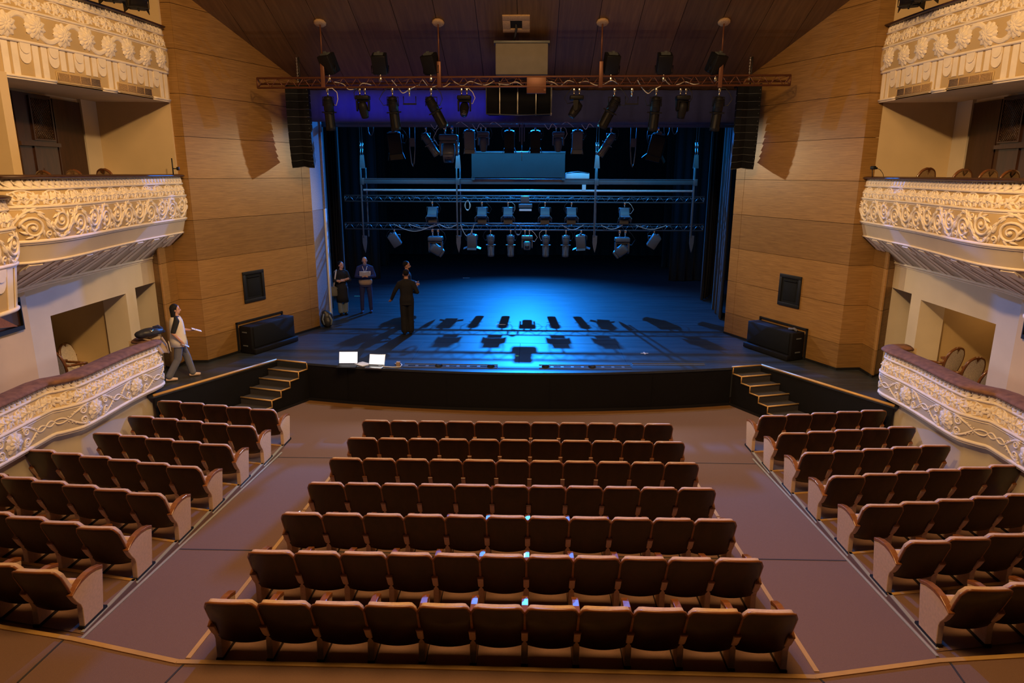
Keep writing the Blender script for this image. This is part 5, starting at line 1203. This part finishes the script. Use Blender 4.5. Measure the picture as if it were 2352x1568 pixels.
def held(name, label, cat, root, k, pos, dims, R, m, bev=.004):
    M = Matrix.Translation(root.location) @ Matrix.Rotation(root.rotation_euler.z, 4, 'Z')
    p = M @ (V(pos)*k); o_ = thing(name, label, cat, p, root.rotation_euler.z); q = MB(); q.box((0, 0, 0), dims, R, bev); q.build('body', m, o_); return o_
held('phone', 'blue and white phone in the right hand of the walking lady', 'phone', P1, k, (.22, .125, .82), (.075, .15, .012), rotM(-.6, .2, 0), mat('pale_blue_phone_case', (.45, .62, .85), .3))
held('paper_sheet', 'white folded sheet held forward by the walking lady', 'paper', P1, k, (-.10, .40, 1.08), (.15, .2, .006), rotM(-.4, 0, 0), M_PAPER, .001)
# man in black seen from behind
p = onZ(937, 767, ZS)
P2, hp, k = person('person in black seen from behind, left hand held out, alone at front of stage', (p.x, p.y, ZS), math.radians(8), 1.76,
    dict(armL=((-.30, .02, 1.16), (-.40, .12, .93), (-.5, .5, -.7), (.3, .4, 1), .35), armR=((.28, -.02, 1.13), (.15, .22, 1.10), (-.6, .8, 0), (0, 0, -1), .5), ankL=(-.08, 0, .09), ankR=(.08, .02, .09), kneeL=(-.09, .02, .48), kneeR=(.085, .03, .48)),
    M_CBLACK, M_CBLACK, M_BLACK, 'short', 1, 1.02, flare=.035)
# second man in black, behind him
p = onZ(933, 600, ZS+1.79)
P3, hp, k = person('person in black with dark beard in profile, half hidden behind the man in black', (p.x, p.y, ZS), math.radians(-76), 1.79,
    dict(armL=((-.25, .05, 1.14), (-.10, .24, 1.12), (.8, .6, 0), (0, 0, 1), .6), armR=((.25, -.03, 1.14), (.22, .22, 1.10), (-.2, 1, .1), (-1, 0, 0), .8)), M_CBLACK, M_CBLACK, M_BLACK, 'short', 1, 1.02)
q = MB(); q.ell(hp((0, .048, 1.53)), (.052, .052, .045)); q.build('beard', M_HAIR, P3)
# woman with crossed arms
p = onZ(789, 722, ZS)
P4, hp, k = person('person with crossed arms and shoulder bag standing by the left curtain', (p.x, p.y, ZS), math.radians(-150), 1.64,
    dict(armL=((-.25, .07, 1.12), (.07, .20, 1.12), (1, -.05, .15), (0, -1, 0), .4), armR=((.25, .07, 1.12), (-.07, .17, 1.16), (-1, .05, .2), (0, -1, 0), .4), head=(0, 0, .5), ankL=(-.08, 0, .09), ankR=(.08, .02, .09)),
    M_CBLACK, M_CDENIM, M_BLACK, 'bun', .7, .95, flare=.03)
q = MB(); q.loft([ring((0, 0, z), rx, ry, 16) for z, rx, ry in ((.42, .20, .16), (.6, .195, .15), (.85, .19, .14), (1.0, .175, .13))]); o = q.build('long_tunic', M_CBLACK, P4, False)
M = Matrix.Translation(P4.location) @ Matrix.Rotation(P4.rotation_euler.z, 4, 'Z')
root = thing('shoulder_bag', 'olive shoulder bag hanging from the woman with crossed arms', 'bag', M @ V((.27, .02, .60)), P4.rotation_euler.z)
q = MB(); q.loft([ring((0, 0, z), rx, ry, 12) for z, rx, ry in ((0, .12, .055), (.03, .15, .07), (.15, .14, .065), (.27, .10, .04), (.30, .06, .02))]); q.build('pouch', mat('olive_canvas', (.16, .15, .11), .8), root)
q = MB(); q.tube([(.0, .05, .28), (-.08, .09, .75), (-.12, .02, .80), (-.08, -.07, .74), (.0, -.05, .28)], .012, 6, sq=1.6); q.build('strap', M_CWHITE, root)
# bald man reading
p = onZ(843, 717, ZS)
P5, hp, k = person('bald person in navy tracksuit with white jacket panel reading papers on stage', (p.x, p.y, ZS), math.radians(-168), 1.76,
    dict(armL=((-.27, .06, 1.12), (-.08, .26, 1.13), (.7, .6, .1), (0, 0, 1), .6), armR=((.27, .06, 1.12), (.08, .26, 1.13), (-.7, .6, .1), (0, 0, 1), .6), head=(-.42, 0, 0), ankL=(-.13, 0, .09), ankR=(.13, .02, .09), kneeL=(-.12, .02, .48), kneeR=(.12, .02, .48)),
    M_CNAVY, M_CNAVY, M_CNAVY, 'bald', 1, 1.1)
q = MB(); q.ell(hp((0, .055, 1.53)), (.05, .045, .04)); q.build('beard', M_GREYH, P5)
q = MB(); q.loft([ring((0, 0.0, z), rx, ry, 18) for z, rx, ry in ((.86, .188, .138), (.93, .205, .15), (1.0, .205, .148), (1.03, .19, .14))]); q.build('pale_jacket_hem', M_CTAN, P5)
q = MB(); q.loft([[V((rx*math.cos(a), .012+ry*math.sin(a), z)) for a in [PI*j/9 for j in range(10)]] for z, rx, ry in ((1.14, .178, .125), (1.2, .182, .13), (1.28, .188, .132))]); q.build('white_chest_panel', M_CWHITE, P5)
q = MB()
for sg in (-1, 1): q.tube([(sg*.015, .135, 1.27), (sg*.05, .125, 1.36), (sg*.07, .06, 1.43)], .010, 6)
q.build('white_collar_piping', M_CWHITE, P5)
M = Matrix.Translation(P5.location) @ Matrix.Rotation(P5.rotation_euler.z, 4, 'Z')
root = thing('papers', 'open white papers held by the bald man on the stage', 'papers', M @ (V((0, .31, 1.2))*k), P5.rotation_euler.z)
for sg in (-1, 1): q = MB(); q.box((sg*.078, .02, .03), (.155, .008, .21), rotM(-.7, sg*-.15, 0)); q.build('sheet', M_PAPER, root)

# ------------------------------------------------------------------ bags and clothes
p = onZ(746, 752, ZS)
root = thing('backpack', 'black backpack with pale blue strap slumped against the left portal wall', 'bag', (p.x+.05, p.y+.1, ZS), .3)
q = MB(); q.ell((0, 0, .22), (.18, .13, .24)); q.ell((.02, -.08, .14), (.13, .09, .14)); q.ell((-.04, .0, .40), (.10, .08, .09)); o = q.build('pack', mat('black_nylon', (.02, .022, .028), .45, bump=.5, bs=14), root, False); vox(o, .015, 3)
q = MB(); q.tube([(.06, -.13, .36), (.13, -.16, .22), (.10, -.17, .08)], .016, 6, sq=1.8); q.tube([(-.08, -.12, .40), (-.12, -.15, .25), (-.08, -.17, .1)], .014, 6, sq=1.8); q.build('strap', M_CDENIM, root)
c = V((-7.28, 13.0, 1.95))
root = thing('duffel_bag', 'dark navy bag lying on the left lower rail end on top of a jacket', 'bag', c+V((-.02, .0, .05)), .9)
q = MB(); q.ell((0, 0, .07), (.24, .13, .095)); q.ell((.18, .05, .06), (.12, .1, .07)); q.ell((-.14, .02, .05), (.13, .12, .08)); o = q.build('pack', mat('navy_nylon', (.018, .02, .035), .5, bump=.5, bs=16), root, False); vox(o, .014, 3)
q = MB(); q.tube([(-.02, -.10, .13), (0, -.13, .11), (.03, -.11, .13)], .012, 6); q.build('buckle', M_CHROME, root)
q = MB(); q.tube([(.1, .05, .14), (.18, .0, .17), (.26, .04, .10), (.3, .02, .02)], .014, 6, sq=2); q.build('strap', M_CNAVY, root)
root = thing('jacket', 'beige jacket draped over the left lower rail end beneath the navy bag', 'jacket', c, 0)
q = MB(); q.grid(lambda a, b: V((-.22+.46*a+.015*math.sin(9*b), -.12+.3*b, .005+.02*math.sin(7*a+4*b)-(max(0, a-.62)**1.2)*1.0)), 14, 10); o = q.build('body', M_CTAN, root); md = o.modifiers.new('t', 'SOLIDIFY'); md.thickness = .02
q = MB(); q.tube([(.16, .1, .0), (.22, .14, -.15), (.24, .15, -.34)], [.04, .035, .03], 8, sq=.5); q.build('sleeve', M_CTAN, root)

# ------------------------------------------------------------------ upholstered period chairs in the boxes
def period_chair(pad):
    root = thing('period_chair', 'x', 'chair')
    T = Matrix.Translation((0, -.2, .47)) @ Matrix.Rotation(math.radians(12), 4, 'X')
    def outl(s_): return [(-.19*s_, .0), (-.235*s_, .18), (-.235*s_, .34), (-.17*s_, .48), (-.06*s_, .535), (0, .53-.02*(1-s_)), (.06*s_, .535), (.17*s_, .48), (.235*s_, .34), (.235*s_, .18), (.19*s_, .0)]
    def smooth(P, n=4):
        o = []
        for i in range(len(P)-1):
            a, b, c, d = [V((*P[max(0, min(len(P)-1, j))], 0)) for j in (i-1, i, i+1, i+2)]
            for k in range(n): t = k/n; q = .5*((2*b)+(c-a)*t+(2*a-5*b+4*c-d)*t*t+(3*b-a-3*c+d)*t**3); o.append((q.x, q.y))
        return o+[P[-1]]
    q = MB(); q.M = T; q.tube([(x, 0, z) for x, z in smooth(outl(1))], .024, 8, sq=1.2); q.bb((-.2, -.018, -.01), (.2, .018, .04), .006); q.prism([(-.07, .5), (0, .43), (.07, .5), (.05, .56), (-.05, .56)], -.022, .022, 'y'); q.build('back_frame', M_CHAIRW, root)
    q = MB(); q.M = T; o_ = [(x*.93, z*.97+.01) for x, z in outl(1)]; o_[5] = (0, .47); q.prism(smooth(o_), -.022, .028, 'y'); q.build('back_pad', pad, root)
    q = MB(); q.bb((-.25, -.22, .38), (.25, .24, .43), .012); q.build('seat_rail', M_CHAIRW, root)
    q = MB(); q.box((0, .01, .455), (.46, .44, .07), None, .03); q.build('seat', pad, root)
    for sx in (-1, 1):
        for sy, l in ((-.2, -.05), (.22, .03)):
            q = MB(); q.tube([(sx*.225, sy, .40), (sx*.23, sy+l*.4, .2), (sx*.225, sy+l, 0)], [.026, .02, .015], 8); q.build('leg', M_CHAIRW, root)
        q = MB(); q.tube([(sx*.235, -.26, .72), (sx*.27, -.1, .70), (sx*.275, .1, .69), (sx*.26, .17, .67)], .02, 8, sq=1.3); q.tube([(sx*.262, .12, .69), (sx*.25, .10, .43)], .016, 8); q.build('armrest', M_CHAIRW, root)
    return root
cg = period_chair(M_GOLDT); cs = period_chair(M_SILVER); used = {}
def put(proto, p, rz, label, grp):
    if proto.name not in used:
        used[proto.name] = 1; proto.location = p; proto.rotation_euler = (0, 0, rz); proto['label'] = label; proto['group'] = grp; return
    dup(proto, p, rz, label, grp)
for i, (px, py) in enumerate(((60, 402), (140, 396), (205, 393), (271, 391))):
    q_ = onX(px, py, -7.8); put(cg, (q_.x, q_.y, q_.z-.985), math.radians(-22), 'gold padded walnut armchair in the left middle box, %s from the viewer' % ORD[i], 'chairs in the middle boxes')
for i, (px, py) in enumerate(((2100, 389), (2178, 392), (2234, 393), (2280, 395))):
    q_ = onX(px, py, 7.8); put(cg, (q_.x, q_.y, q_.z-.985), math.radians(22), 'gold padded walnut armchair in the right middle box, %s from the stage' % ORD[i], 'chairs in the middle boxes')
for px, py, zt, rz, lb in ((152, 797, 1.93, -18, 'silver brocade armchair in the left lower box, seen from the back nearest the jamb'), (182, 790, 1.93, -85, 'silver brocade armchair in the left lower box, turned side on')):
    q_ = onX(px, py, -8.5 if px < 160 else -8.95); put(cs, (q_.x, q_.y, q_.z-1.0), math.radians(rz), lb, 'chairs in the lower boxes')
for px, py, rz, lb in ((2165, 791, 24, 'silver brocade armchair in the right lower box, nearest the stage'), (2210, 812, 18, 'silver brocade armchair in the right lower box, middle one of three'), (2250, 836, 14, 'silver brocade armchair in the right lower box, half hidden by the jamb')):
    q_ = onX(px, py, 8.2); put(cs, (q_.x, q_.y, q_.z-1.0), math.radians(rz), lb, 'chairs in the lower boxes')
